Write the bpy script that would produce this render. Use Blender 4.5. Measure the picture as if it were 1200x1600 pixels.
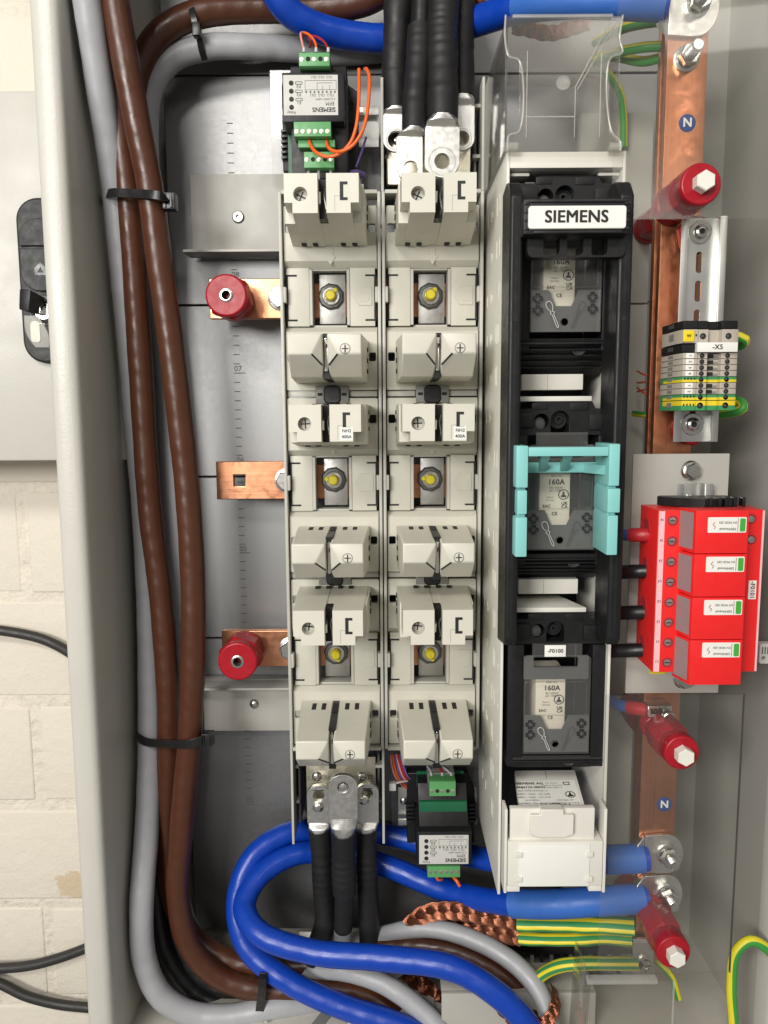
import bpy, bmesh, math, random
from mathutils import Vector, Matrix
from mathutils.geometry import tessellate_polygon

for o in list(bpy.data.objects):
    bpy.data.objects.remove(o)
SC = bpy.context.scene
COL = SC.collection
random.seed(7)
PI = math.pi

# ------------------------------------------------------------------ camera
PITCH, ROLL, FPX = math.radians(7.0), math.radians(-0.35), 1200.0
cam_d = bpy.data.cameras.new('camera')
cam = bpy.data.objects.new('camera', cam_d)
COL.objects.link(cam)
cam_d.sensor_fit = 'VERTICAL'
cam_d.sensor_height = 32.0
cam_d.lens = 32.0 * FPX / 1600.0
cam_d.clip_start, cam_d.clip_end = 0.02, 50.0
CAMM = Matrix.Rotation(PI / 2 - PITCH, 3, 'X') @ Matrix.Rotation(ROLL, 3, 'Z')
cam.matrix_world = CAMM.to_4x4()
SC.camera = cam

# ------------------------------------------------------------------ light
world = bpy.data.worlds.new('World')
SC.world = world
world.use_nodes = True
bgn = world.node_tree.nodes['Background']
bgn.inputs[0].default_value = (1.0, 0.965, 0.915, 1)
bgn.inputs[1].default_value = 0.23


def lamp(name, loc, target, sx, sy, watts, col):
    l = bpy.data.lights.new(name, 'AREA')
    l.shape = 'RECTANGLE'
    l.size, l.size_y, l.energy, l.color = sx, sy, watts, col
    o = bpy.data.objects.new(name, l)
    COL.objects.link(o)
    o.location = loc
    o.rotation_euler = (Vector(target) - Vector(loc)).to_track_quat('-Z', 'Y').to_euler()
    return o


lamp('ceiling_lamp', (-0.62, -1.0, 1.12), (-0.02, 0.8, 0.0), 0.75, 0.28, 19.0, (1.0, 0.965, 0.91))
lamp('front_lamp', (-1.02, -1.3, 0.42), (0.0, 0.8, -0.2), 0.9, 0.5, 37.0, (1.0, 0.975, 0.93))
lamp('room_lamp', (1.1, -1.6, 1.5), (0.0, 0.8, -0.1), 0.9, 0.3, 6.0, (1.0, 0.94, 0.85))

SC.view_settings.view_transform = 'Standard'
SC.view_settings.look = 'None'
SC.view_settings.gamma = 1.0
SC.view_settings.use_curve_mapping = False
SC.view_settings.exposure = 0.1
SC.cycles.max_bounces = 8
SC.cycles.transparent_max_bounces = 16
SC.cycles.caustics_reflective = False
SC.cycles.caustics_refractive = False

# ------------------------------------------------------------------ layout helpers
# distances in millimetres: x right, y away from the camera, z up; the lens is the origin


def W(px, py, Y):
    """Point of the place seen at photograph position (px, py) at distance plane Y."""
    d = CAMM @ Vector(((px - 600.0) / FPX, -(py - 800.0) / FPX, -1.0))
    return d * (Y / d.y)


def R(px0, py0, px1, py1, Y):
    """x0, x1, z0, z1 of an upright rectangle at distance plane Y."""
    ym, xm = (py0 + py1) / 2, (px0 + px1) / 2
    return W(px0, ym, Y).x, W(px1, ym, Y).x, W(xm, py1, Y).z, W(xm, py0, Y).z


class MB:
    """Collects shapes (millimetres) into one mesh."""

    def __init__(s):
        s.bm = bmesh.new()
        s.uv = s.bm.loops.layers.uv.new('UVMap')

    def _bev(s, faces, bev, seg=2):
        if bev > 0:
            ed = list({e for f in faces for e in f.edges})
            bmesh.ops.bevel(s.bm, geom=ed, offset=bev, segments=seg, profile=0.6, affect='EDGES', clamp_overlap=True)

    def hexa(s, p, bev=0, seg=2):
        """p: 4 points front loop, 4 points rear loop."""
        v = [s.bm.verts.new(q) for q in p]
        fs = [s.bm.faces.new([v[i] for i in f]) for f in
              ((0, 1, 2, 3), (7, 6, 5, 4), (0, 4, 5, 1), (1, 5, 6, 2), (2, 6, 7, 3), (3, 7, 4, 0))]
        s._bev(fs, bev, seg)
        return s

    def box(s, x0, x1, y0, y1, z0, z1, bev=0, seg=2):
        return s.hexa([(x0, y0, z0), (x1, y0, z0), (x1, y0, z1), (x0, y0, z1),
                       (x0, y1, z0), (x1, y1, z0), (x1, y1, z1), (x0, y1, z1)], bev, seg)

    def frust(s, f, yf, b, yb, bev=0, seg=2):
        """front rect f=(x0,x1,z0,z1) at yf tapering to rear rect b at yb."""
        return s.hexa([(f[0], yf, f[2]), (f[1], yf, f[2]), (f[1], yf, f[3]), (f[0], yf, f[3]),
                       (b[0], yb, b[2]), (b[1], yb, b[2]), (b[1], yb, b[3]), (b[0], yb, b[3])], bev, seg)

    def prism(s, poly, axis, a0, a1, holes=(), bev=0, seg=1):
        def P3(p, a):
            return {'x': (a, p[0], p[1]), 'y': (p[0], a, p[1]), 'z': (p[0], p[1], a)}[axis]
        loops = [list(poly)] + [list(h) for h in holes]
        if not holes:
            va = [s.bm.verts.new(P3(p, a0)) for p in poly]
            vb = [s.bm.verts.new(P3(p, a1)) for p in poly]
            fs = [s.bm.faces.new(va), s.bm.faces.new(vb[::-1])]
            n = len(poly)
            for i in range(n):
                fs.append(s.bm.faces.new((va[i], vb[i], vb[(i + 1) % n], va[(i + 1) % n])))
            s._bev(fs, bev, seg)
            return s
        flat = [p for l in loops for p in l]
        tris = tessellate_polygon([[Vector((p[0], p[1], 0)) for p in l] for l in loops])
        va = [s.bm.verts.new(P3(p, a0)) for p in flat]
        vb = [s.bm.verts.new(P3(p, a1)) for p in flat]
        for t in tris:
            try:
                s.bm.faces.new([va[i] for i in t])
                s.bm.faces.new([vb[i] for i in reversed(t)])
            except ValueError:
                pass
        k = 0
        for l in loops:
            n = len(l)
            for i in range(n):
                a, b = k + i, k + (i + 1) % n
                s.bm.faces.new((va[a], vb[a], vb[b], va[b]))
            k += n
        return s

    def lathe(s, c, axis, prof, n=24, rot=0.0, cap=True):
        """prof: list of (radius, distance along axis) from c."""
        ax = Vector(axis).normalized()
        t = Vector((0, 0, 1)) if abs(ax.z) < 0.9 else Vector((1, 0, 0))
        u = ax.cross(t).normalized()
        w = ax.cross(u)
        c = Vector(c)
        rings = []
        for r, a in prof:
            rings.append([s.bm.verts.new(c + ax * a + (u * math.cos(rot + 2 * PI * i / n) + w * math.sin(rot + 2 * PI * i / n)) * max(r, 1e-4)) for i in range(n)])
        for A, B in zip(rings, rings[1:]):
            for i in range(n):
                s.bm.faces.new((A[i], A[(i + 1) % n], B[(i + 1) % n], B[i]))
        if cap:
            s.bm.faces.new(rings[0][::-1])
            s.bm.faces.new(rings[-1])
        return s

    def cyl(s, p0, p1, r, n=20, r1=None):
        d = Vector(p1) - Vector(p0)
        return s.lathe(p0, d, [(r, 0), (r if r1 is None else r1, d.length)], n)

    def tube(s, pts, r, n=18, cap=True, rf=None, step=4.0, flat=1.0):
        P = smooth_path(pts, step)
        L = 0.0
        T = []
        for i in range(len(P)):
            T.append((P[min(i + 1, len(P) - 1)] - P[max(i - 1, 0)]).normalized())
        ref = Vector((0, 0, 1)) if abs(T[0].z) < 0.9 else Vector((1, 0, 0))
        u = T[0].cross(ref).normalized()
        rings, lens = [], []
        for i, p in enumerate(P):
            if i:
                L += (p - P[i - 1]).length
                u = (u - T[i] * u.dot(T[i])).normalized()
            w = T[i].cross(u)
            rr = r * (rf(L) if rf else 1.0)
            rings.append([s.bm.verts.new(p + (u * math.cos(2 * PI * j / n) + w * (math.sin(2 * PI * j / n) * flat)) * rr) for j in range(n)])
            lens.append(L / 1000.0)
        for i in range(len(rings) - 1):
            for j in range(n):
                f = s.bm.faces.new((rings[i][j], rings[i][(j + 1) % n], rings[i + 1][(j + 1) % n], rings[i + 1][j]))
                for l, uvv in zip(f.loops, ((j / n, lens[i]), ((j + 1) / n, lens[i]), ((j + 1) / n, lens[i + 1]), (j / n, lens[i + 1]))):
                    l[s.uv].uv = uvv
        if cap:
            s.bm.faces.new(rings[0][::-1])
            s.bm.faces.new(rings[-1])
        return s

    def loft(s, rings, cap=True):
        V = [[s.bm.verts.new(p) for p in r] for r in rings]
        for A, B in zip(V, V[1:]):
            n = len(A)
            for i in range(n):
                s.bm.faces.new((A[i], A[(i + 1) % n], B[(i + 1) % n], B[i]))
        if cap:
            s.bm.faces.new(V[0][::-1])
            s.bm.faces.new(V[-1])
        return s

    def hull(s, pts):
        v = [s.bm.verts.new(p) for p in pts]
        g = bmesh.ops.convex_hull(s.bm, input=v)
        bad = [e for e in set(g['geom_interior']) | set(g['geom_unused']) if isinstance(e, bmesh.types.BMVert) and e.is_valid]
        if bad:
            bmesh.ops.delete(s.bm, geom=bad, context='VERTS')
        fs = list({f for q in v if q.is_valid for f in q.link_faces})
        ed = list({e for f in fs for e in f.edges})
        bmesh.ops.dissolve_limit(s.bm, angle_limit=0.02, verts=[q for q in v if q.is_valid], edges=ed)
        return s

    def xf(s, M):
        bmesh.ops.transform(s.bm, matrix=M, verts=s.bm.verts)
        return s

    def mesh(s, name, ang=38):
        bmesh.ops.recalc_face_normals(s.bm, faces=s.bm.faces)
        s.bm.transform(Matrix.Scale(0.001, 4))
        me = bpy.data.meshes.new(name)
        s.bm.to_mesh(me)
        s.bm.free()
        me.shade_smooth()
        me.set_sharp_from_angle(angle=math.radians(ang))
        return me


def smooth_path(pts, step=4.0):
    pts = [Vector(p) for p in pts]
    if len(pts) == 2:
        n = max(1, int((pts[1] - pts[0]).length / step))
        return [pts[0].lerp(pts[1], i / n) for i in range(n + 1)]
    Q = [pts[0] * 2 - pts[1]] + pts + [pts[-1] * 2 - pts[-2]]
    out = []
    for i in range(1, len(Q) - 2):
        a, b, c, d = Q[i - 1], Q[i], Q[i + 1], Q[i + 2]
        # centripetal Catmull-Rom
        t0 = 0.0
        t1 = t0 + max((b - a).length, 1e-3) ** 0.5
        t2 = t1 + max((c - b).length, 1e-3) ** 0.5
        t3 = t2 + max((d - c).length, 1e-3) ** 0.5
        n = max(2, int((c - b).length / step))
        for k in range(n):
            t = t1 + (t2 - t1) * k / n
            A1 = a * ((t1 - t) / (t1 - t0)) + b * ((t - t0) / (t1 - t0))
            A2 = b * ((t2 - t) / (t2 - t1)) + c * ((t - t1) / (t2 - t1))
            A3 = c * ((t3 - t) / (t3 - t2)) + d * ((t - t2) / (t3 - t2))
            B1 = A1 * ((t2 - t) / (t2 - t0)) + A2 * ((t - t0) / (t2 - t0))
            B2 = A2 * ((t3 - t) / (t3 - t1)) + A3 * ((t - t1) / (t3 - t1))
            out.append(B1 * ((t2 - t) / (t2 - t1)) + B2 * ((t - t1) / (t2 - t1)))
    out.append(pts[-1])
    return out


def rr(x0, x1, z0, z1, r, n=4):
    """rounded rectangle polygon; r a number or four radii (bl, br, tr, tl)."""
    q = (r,) * 4 if not isinstance(r, (tuple, list)) else r
    out = []
    for (cx, cz, a, rad) in ((x0, z0, PI, q[0]), (x1, z0, 1.5 * PI, q[1]), (x1, z1, 0, q[2]), (x0, z1, 0.5 * PI, q[3])):
        if rad <= 0:
            out.append((cx, cz))
            continue
        sx, sz = (1 if cx == x0 else -1), (1 if cz == z0 else -1)
        for k in range(n + 1):
            t = a + k / n * PI / 2
            out.append((cx + sx * rad + rad * math.cos(t), cz + sz * rad + rad * math.sin(t)))
    return out


def circ(x, z, r, n=20, rot=0):
    return [(x + r * math.cos(rot + 2 * PI * i / n), z + r * math.sin(rot + 2 * PI * i / n)) for i in range(n)]


def link(o, parent):
    COL.objects.link(o)
    if parent is not None:
        o.parent = parent
        # meshes are in place coordinates: only the root carries a location
        if parent.parent is None:
            o.matrix_parent_inverse = Matrix.Translation(-Vector(parent.location))
    return o


def obj(name, mb, mat, parent=None, label=None, ang=38, bev=0.0):
    me = mb.mesh(name, ang) if isinstance(mb, MB) else mb
    o = bpy.data.objects.new(name, me)
    if not me.materials:
        me.materials.append(MAT[mat] if isinstance(mat, str) else mat)
    link(o, parent)
    if bev:
        md = o.modifiers.new('edge', 'BEVEL')
        md.width, md.segments, md.limit_method, md.angle_limit = bev * 0.001, 2, 'ANGLE', math.radians(28)
    if label:
        o['label'] = label
    return o


def thing(name, label, cat, loc=(0, 0, 0), group=None):
    o = bpy.data.objects.new(name, None)
    COL.objects.link(o)
    o.empty_display_size = 0.02
    o.location = Vector(loc) * 0.001
    return tag(o, label, cat, group)


def tag(o, label, cat, group=None):
    o['label'], o['category'] = label, cat
    if group:
        o['group'] = group
    return o


def struct(o):
    o['kind'] = 'structure'
    return o


def copy_tree(o, parent=None):
    c = o.copy()
    COL.objects.link(c)
    if parent is not None:
        c.parent = parent
        c.matrix_parent_inverse = o.matrix_parent_inverse.copy()
    for ch in [x for x in bpy.data.objects if x.parent == o]:
        copy_tree(ch, c)
    return c


_fonts = {}


def text(s, size, c, mat, parent, flip=False, bold=0.0, sx=1.0, name='lettering', rot=0.0, normal_y=-1, tilt=0.0, align='CENTER'):
    """Flat lettering centred at c (mm) facing the camera side, size = letter height-ish in mm."""
    key = (s, bold, align)
    if key not in _fonts:
        cu = bpy.data.curves.new('lettering', 'FONT')
        cu.body = s
        cu.size = 1.0
        cu.resolution_u = 3
        cu.space_character = 1.0 + bold * 1.5
        cu.align_x, cu.align_y = align, 'CENTER'
        cu.fill_mode = 'FRONT'
        t = bpy.data.objects.new('lettering', cu)
        COL.objects.link(t)
        bpy.context.view_layer.update()
        base_me = bpy.data.meshes.new_from_object(t)
        bpy.data.objects.remove(t)
        if bold:
            vs_ = [tuple(v.co) for v in base_me.vertices]
            ps_ = [tuple(p.vertices) for p in base_me.polygons]
            V_, F_ = [], []
            for i, (dx, dy) in enumerate(((0, 0), (-1, -0.6), (1, 0.6), (-1, 0.6), (1, -0.6))):
                k0 = len(V_)
                V_ += [(v[0] + dx * bold, v[1] + dy * bold, v[2] + i * 0.00004) for v in vs_]
                F_ += [tuple(k0 + j for j in p) for p in ps_]
            base_me = bpy.data.meshes.new('lettering')
            base_me.from_pydata(V_, [], F_)
        _fonts[key] = base_me
    me = _fonts[key].copy()
    me.name = name
    M = (Matrix.Translation(Vector(c) * 0.001) @ Matrix.Rotation(tilt, 4, 'X') @ Matrix.Rotation(rot + (PI if flip else 0), 4, 'Y')
         @ Matrix.Rotation(PI / 2, 4, 'X') @ Matrix.Diagonal((size * 0.001 * sx, size * 0.001, 1, 1)))
    me.transform(M)
    me.materials.clear()
    me.materials.append(MAT[mat])
    o = bpy.data.objects.new(name, me)
    return link(o, parent)


# ------------------------------------------------------------------ materials
MAT = {}


def mat(name, col, rough=0.5, metal=0.0, var=0.06, vs=60.0, bump=0.0, bs=900.0, spec=0.5, rvar=0.08, bdist=0.0006, coat=0.0):
    m = bpy.data.materials.new(name)
    m.use_nodes = True
    nt = m.node_tree
    N, L = nt.nodes, nt.links
    b = N['Principled BSDF']
    tc = N.new('ShaderNodeTexCoord')
    no = N.new('ShaderNodeTexNoise')
    no.inputs['Scale'].default_value = vs
    no.inputs['Detail'].default_value = 5
    no.inputs['Roughness'].default_value = 0.62
    L.new(tc.outputs['Object'], no.inputs['Vector'])
    mr = N.new('ShaderNodeMapRange')
    mr.inputs[1].default_value, mr.inputs[2].default_value = 0.25, 0.75
    mr.inputs[3].default_value, mr.inputs[4].default_value = 1.0 - var, 1.0 + var
    L.new(no.outputs['Fac'], mr.inputs[0])
    hs = N.new('ShaderNodeVectorMath')
    hs.operation = 'SCALE'
    hs.inputs[0].default_value = col
    L.new(mr.outputs[0], hs.inputs['Scale'])
    L.new(hs.outputs[0], b.inputs['Base Color'])
    r2 = N.new('ShaderNodeMapRange')
    r2.inputs[1].default_value, r2.inputs[2].default_value = 0.3, 0.7
    r2.inputs[3].default_value, r2.inputs[4].default_value = max(0.02, rough - rvar), min(1, rough + rvar)
    n2 = N.new('ShaderNodeTexNoise')
    n2.inputs['Scale'].default_value = vs * 2.3
    n2.inputs['Detail'].default_value = 4
    L.new(tc.outputs['Object'], n2.inputs['Vector'])
    L.new(n2.outputs['Fac'], r2.inputs[0])
    L.new(r2.outputs[0], b.inputs['Roughness'])
    b.inputs['Metallic'].default_value = metal
    b.inputs['Specular IOR Level'].default_value = spec
    if coat:
        b.inputs['Coat Weight'].default_value = coat
        b.inputs['Coat Roughness'].default_value = 0.15
    if bump:
        n3 = N.new('ShaderNodeTexNoise')
        n3.inputs['Scale'].default_value = bs
        n3.inputs['Detail'].default_value = 3
        L.new(tc.outputs['Object'], n3.inputs['Vector'])
        bu = N.new('ShaderNodeBump')
        bu.inputs['Strength'].default_value = bump
        bu.inputs['Distance'].default_value = bdist
        L.new(n3.outputs['Fac'], bu.inputs['Height'])
        L.new(bu.outputs[0], b.inputs['Normal'])
    MAT[name] = m
    return m, nt, b


def stripes_bump(nt, b, freq, twist, strength, dist=0.0008):
    """Lay of the strands showing through a cable sheath (uses the tube's own uv)."""
    N, L = nt.nodes, nt.links
    uv = N.new('ShaderNodeUVMap')
    sp = N.new('ShaderNodeSeparateXYZ')
    L.new(uv.outputs[0], sp.inputs[0])
    a = N.new('ShaderNodeMath'); a.operation = 'MULTIPLY'; a.inputs[1].default_value = freq
    L.new(sp.outputs['Y'], a.inputs[0])
    c = N.new('ShaderNodeMath'); c.operation = 'MULTIPLY'; c.inputs[1].default_value = twist
    L.new(sp.outputs['X'], c.inputs[0])
    d = N.new('ShaderNodeMath'); d.operation = 'ADD'
    L.new(a.outputs[0], d.inputs[0]); L.new(c.outputs[0], d.inputs[1])
    e = N.new('ShaderNodeMath'); e.operation = 'MULTIPLY'; e.inputs[1].default_value = 2 * PI
    L.new(d.outputs[0], e.inputs[0])
    f = N.new('ShaderNodeMath'); f.operation = 'SINE'
    L.new(e.outputs[0], f.inputs[0])
    bu = N.new('ShaderNodeBump')
    bu.inputs['Strength'].default_value = strength
    bu.inputs['Distance'].default_value = dist
    L.new(f.outputs[0], bu.inputs['Height'])
    # slow dents on top
    tc = N.new('ShaderNodeTexCoord')
    n3 = N.new('ShaderNodeTexNoise')
    n3.inputs['Scale'].default_value = 45
    n3.inputs['Detail'].default_value = 4
    L.new(tc.outputs['Object'], n3.inputs['Vector'])
    b2 = N.new('ShaderNodeBump')
    b2.inputs['Strength'].default_value = 0.35
    b2.inputs['Distance'].default_value = 0.002
    L.new(n3.outputs['Fac'], b2.inputs['Height'])
    L.new(bu.outputs[0], b2.inputs['Normal'])
    L.new(b2.outputs[0], b.inputs['Normal'])


mat('beige_plastic', (0.64, 0.62, 0.535), 0.42, var=0.04, vs=24, bump=0.10, bs=2500)
mat('beige_plate', (0.575, 0.56, 0.48), 0.46, var=0.045, vs=24, bump=0.10, bs=2500)
mat('white_plastic', (0.72, 0.70, 0.635), 0.42, var=0.025, bump=0.06, bs=2000)
mat('frame_grey', (0.50, 0.49, 0.44), 0.45, var=0.04, bump=0.06, bs=2000)
mat('black_plastic', (0.011, 0.011, 0.0115), 0.42, var=0.12, bump=0.15, bs=2600, spec=0.32)
mat('black_satin', (0.012, 0.012, 0.013), 0.33, var=0.1, bump=0.05, bs=1500)
mat('dark_void', (0.012, 0.012, 0.012), 0.8)
mat('dark_grey', (0.07, 0.07, 0.068), 0.5, bump=0.1)
mat('washer_dark', (0.10, 0.10, 0.095), 0.42, 0.6, var=0.15, vs=200)
mat('mid_grey', (0.23, 0.225, 0.205), 0.5, bump=0.1)
mat('cabinet_paint', (0.54, 0.525, 0.475), 0.36, var=0.045, vs=14, bump=0.28, bs=420, rvar=0.03)
mat('inner_panel', (0.44, 0.425, 0.385), 0.42, var=0.03, vs=15, bump=0.12, bs=700)
mat('door_paint', (0.50, 0.485, 0.44), 0.42, var=0.02, vs=14, bump=0.2, bs=500)
mat('red_resin', (0.36, 0.008, 0.018), 0.34, var=0.08, bump=0.1, bs=400, spec=0.35)
mat('red_plastic', (0.80, 0.018, 0.018), 0.40, var=0.02, bump=0.1, bs=2500)
mat('pink_print', (0.85, 0.50, 0.52), 0.5, var=0.02)
mat('grey_print', (0.30, 0.22, 0.22), 0.5, var=0.03)
mat('teal_plastic', (0.235, 0.57, 0.545), 0.40, var=0.02, bump=0.1, bs=2000)
mat('nylon', (0.78, 0.76, 0.68), 0.4, var=0.03)
mat('zinc', (0.66, 0.65, 0.62), 0.27, 1.0, var=0.04, vs=120, rvar=0.03)
mat('steel_dark', (0.30, 0.30, 0.29), 0.30, 1.0, var=0.12, vs=200)
mat('rail_steel', (0.66, 0.66, 0.635), 0.38, 1.0, var=0.02, vs=40, rvar=0.02)
mat('tinned', (0.70, 0.69, 0.665), 0.37, 1.0, var=0.07, vs=90, bump=0.16, bs=160, rvar=0.06)
mat('terminal_metal', (0.40, 0.39, 0.37), 0.46, 1.0, var=0.08, vs=90)
mat('brass', (0.70, 0.66, 0.53), 0.36, 1.0, var=0.06)
mat('silver', (0.85, 0.83, 0.78), 0.2, 1.0, var=0.05)
mat('paper', (0.80, 0.79, 0.74), 0.6, var=0.015)
mat('label_grey', (0.56, 0.55, 0.52), 0.5, var=0.02)
mat('ink', (0.012, 0.012, 0.012), 0.6)
mat('ink_grey', (0.10, 0.10, 0.10), 0.6)
mat('ink_red', (0.35, 0.02, 0.03), 0.6)
mat('pcb_green', (0.012, 0.11, 0.05), 0.35, var=0.1)
mat('terminal_green', (0.10, 0.33, 0.115), 0.42, var=0.04, bump=0.06)
mat('indicator_green', (0.06, 0.38, 0.05), 0.3)
mat('earth_green', (0.05, 0.28, 0.10), 0.42, var=0.04)
mat('earth_yellow', (0.78, 0.60, 0.03), 0.42, var=0.04)
mat('tag_yellow', (0.80, 0.62, 0.02), 0.45)
mat('terminal_beige', (0.46, 0.415, 0.35), 0.45, var=0.03, bump=0.06)
mat('blue_sticker', (0.02, 0.055, 0.22), 0.35)
mat('ceramic', (0.74, 0.69, 0.56), 0.45, var=0.03, bump=0.1, bs=800)
mat('yellow_paint', (0.62, 0.52, 0.02), 0.4, var=0.15, vs=300)
mat('orange_wire', (0.80, 0.13, 0.02), 0.38)
mat('pink_wire', (0.72, 0.28, 0.26), 0.4)
mat('violet_wire', (0.14, 0.09, 0.28), 0.45)
mat('red_wire', (0.42, 0.02, 0.025), 0.38)
mat('ferrule', (0.50, 0.50, 0.51), 0.4)
mat('tie_black', (0.012, 0.012, 0.012), 0.32)
mat('tie_clear', (0.62, 0.60, 0.56), 0.4)
mat('duct_black', (0.02, 0.02, 0.021), 0.45)
mat('floor_plate', (0.55, 0.53, 0.47), 0.4, var=0.04, bump=0.1)
mat('mortar', (0.72, 0.665, 0.565), 0.85, var=0.10, vs=30, bump=1.0, bs=110, bdist=0.004)
mat('lock_black', (0.020, 0.019, 0.019), 0.55, bump=0.15, bs=1500)

# cables
for nm, col, rg, fr, tw, st in (('cable_brown', (0.072, 0.023, 0.010), 0.36, 55, 2.0, 0.13),
                                ('cable_blue', (0.004, 0.05, 0.40), 0.34, 42, 1.0, 0.16),
                                ('cable_grey', (0.37, 0.375, 0.39), 0.42, 40, 1.0, 0.15),
                                ('cable_black', (0.010, 0.010, 0.011), 0.42, 50, 1.0, 0.12),
                                ('cable_dusty', (0.028, 0.026, 0.024), 0.5, 10, 1.0, 0.05),
                                ('shrink_black', (0.010, 0.0095, 0.0095), 0.55, 10, 0.0, 0.02),
                                ('sleeve_blue', (0.035, 0.14, 0.50), 0.5, 10, 0.0, 0.04)):
    m, nt, b = mat(nm, col, rg, var=0.05, vs=30)
    stripes_bump(nt, b, fr, tw, st)


def two_tone(name, c0, c1, n, twist):
    m, nt, b = mat(name, c0, 0.45, var=0.03)
    N, L = nt.nodes, nt.links
    uv = N.new('ShaderNodeUVMap')
    sp = N.new('ShaderNodeSeparateXYZ')
    L.new(uv.outputs[0], sp.inputs[0])
    a = N.new('ShaderNodeMath'); a.operation = 'MULTIPLY'; a.inputs[1].default_value = twist
    L.new(sp.outputs['Y'], a.inputs[0])
    c = N.new('ShaderNodeMath'); c.operation = 'MULTIPLY_ADD'; c.inputs[1].default_value = n
    L.new(sp.outputs['X'], c.inputs[0]); L.new(a.outputs[0], c.inputs[2])
    f = N.new('ShaderNodeMath'); f.operation = 'FRACT'
    L.new(c.outputs[0], f.inputs[0])
    g = N.new('ShaderNodeMath'); g.operation = 'GREATER_THAN'; g.inputs[1].default_value = 0.55
    L.new(f.outputs[0], g.inputs[0])
    mx = N.new('ShaderNodeMix'); mx.data_type = 'RGBA'
    mx.inputs[6].default_value = (*c0, 1)
    mx.inputs[7].default_value = (*c1, 1)
    L.new(g.outputs[0], mx.inputs[0])
    L.new(mx.outputs[2], b.inputs['Base Color'])


two_tone('earth_sleeve', (0.045, 0.27, 0.09), (0.80, 0.66, 0.03), 6, 0.0)
two_tone('earth_wire', (0.05, 0.32, 0.05), (0.78, 0.68, 0.03), 2, 1.2)


def copper(name, col, rough, stretch, metal=1.0, var=0.22):
    m, nt, b = mat(name, col, rough, metal)
    N, L = nt.nodes, nt.links
    tc = N.new('ShaderNodeTexCoord')
    mp = N.new('ShaderNodeMapping')
    mp.inputs['Scale'].default_value = stretch
    L.new(tc.outputs['Object'], mp.inputs['Vector'])
    n = N.new('ShaderNodeTexNoise')
    n.inputs['Scale'].default_value = 1.0
    n.inputs['Detail'].default_value = 7
    n.inputs['Roughness'].default_value = 0.65
    L.new(mp.outputs[0], n.inputs['Vector'])
    n2 = N.new('ShaderNodeTexNoise')
    n2.inputs['Scale'].default_value = 22
    n2.inputs['Detail'].default_value = 4
    L.new(tc.outputs['Object'], n2.inputs['Vector'])
    mu = N.new('ShaderNodeMath'); mu.operation = 'ADD'
    L.new(n.outputs['Fac'], mu.inputs[0]); L.new(n2.outputs['Fac'], mu.inputs[1])
    cr = N.new('ShaderNodeValToRGB')
    cr.color_ramp.elements[0].position = 0.32
    cr.color_ramp.elements[1].position = 0.68
    cr.color_ramp.elements[0].color = (*[c * (1 - var * k) for c, k in zip(col, (1, 1.5, 1.9))], 1)
    cr.color_ramp.elements[1].color = (*[min(1, c * (1 + var * 0.5)) for c in col], 1)
    hv = N.new('ShaderNodeMath'); hv.operation = 'MULTIPLY'; hv.inputs[1].default_value = 0.5
    L.new(mu.outputs[0], hv.inputs[0])
    L.new(hv.outputs[0], cr.inputs[0])
    L.new(cr.outputs[0], b.inputs['Base Color'])
    bu = N.new('ShaderNodeBump')
    bu.inputs['Strength'].default_value = 0.12
    bu.inputs['Distance'].default_value = 0.0006
    L.new(n.outputs['Fac'], bu.inputs['Height'])
    L.new(bu.outputs[0], b.inputs['Normal'])


copper('copper_h', (0.74, 0.36, 0.21), 0.34, (8, 900, 900))
copper('copper_v', (0.66, 0.29, 0.16), 0.36, (900, 900, 7))
copper('copper_wire', (0.42, 0.18, 0.11), 0.30, (300, 300, 300))


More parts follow.
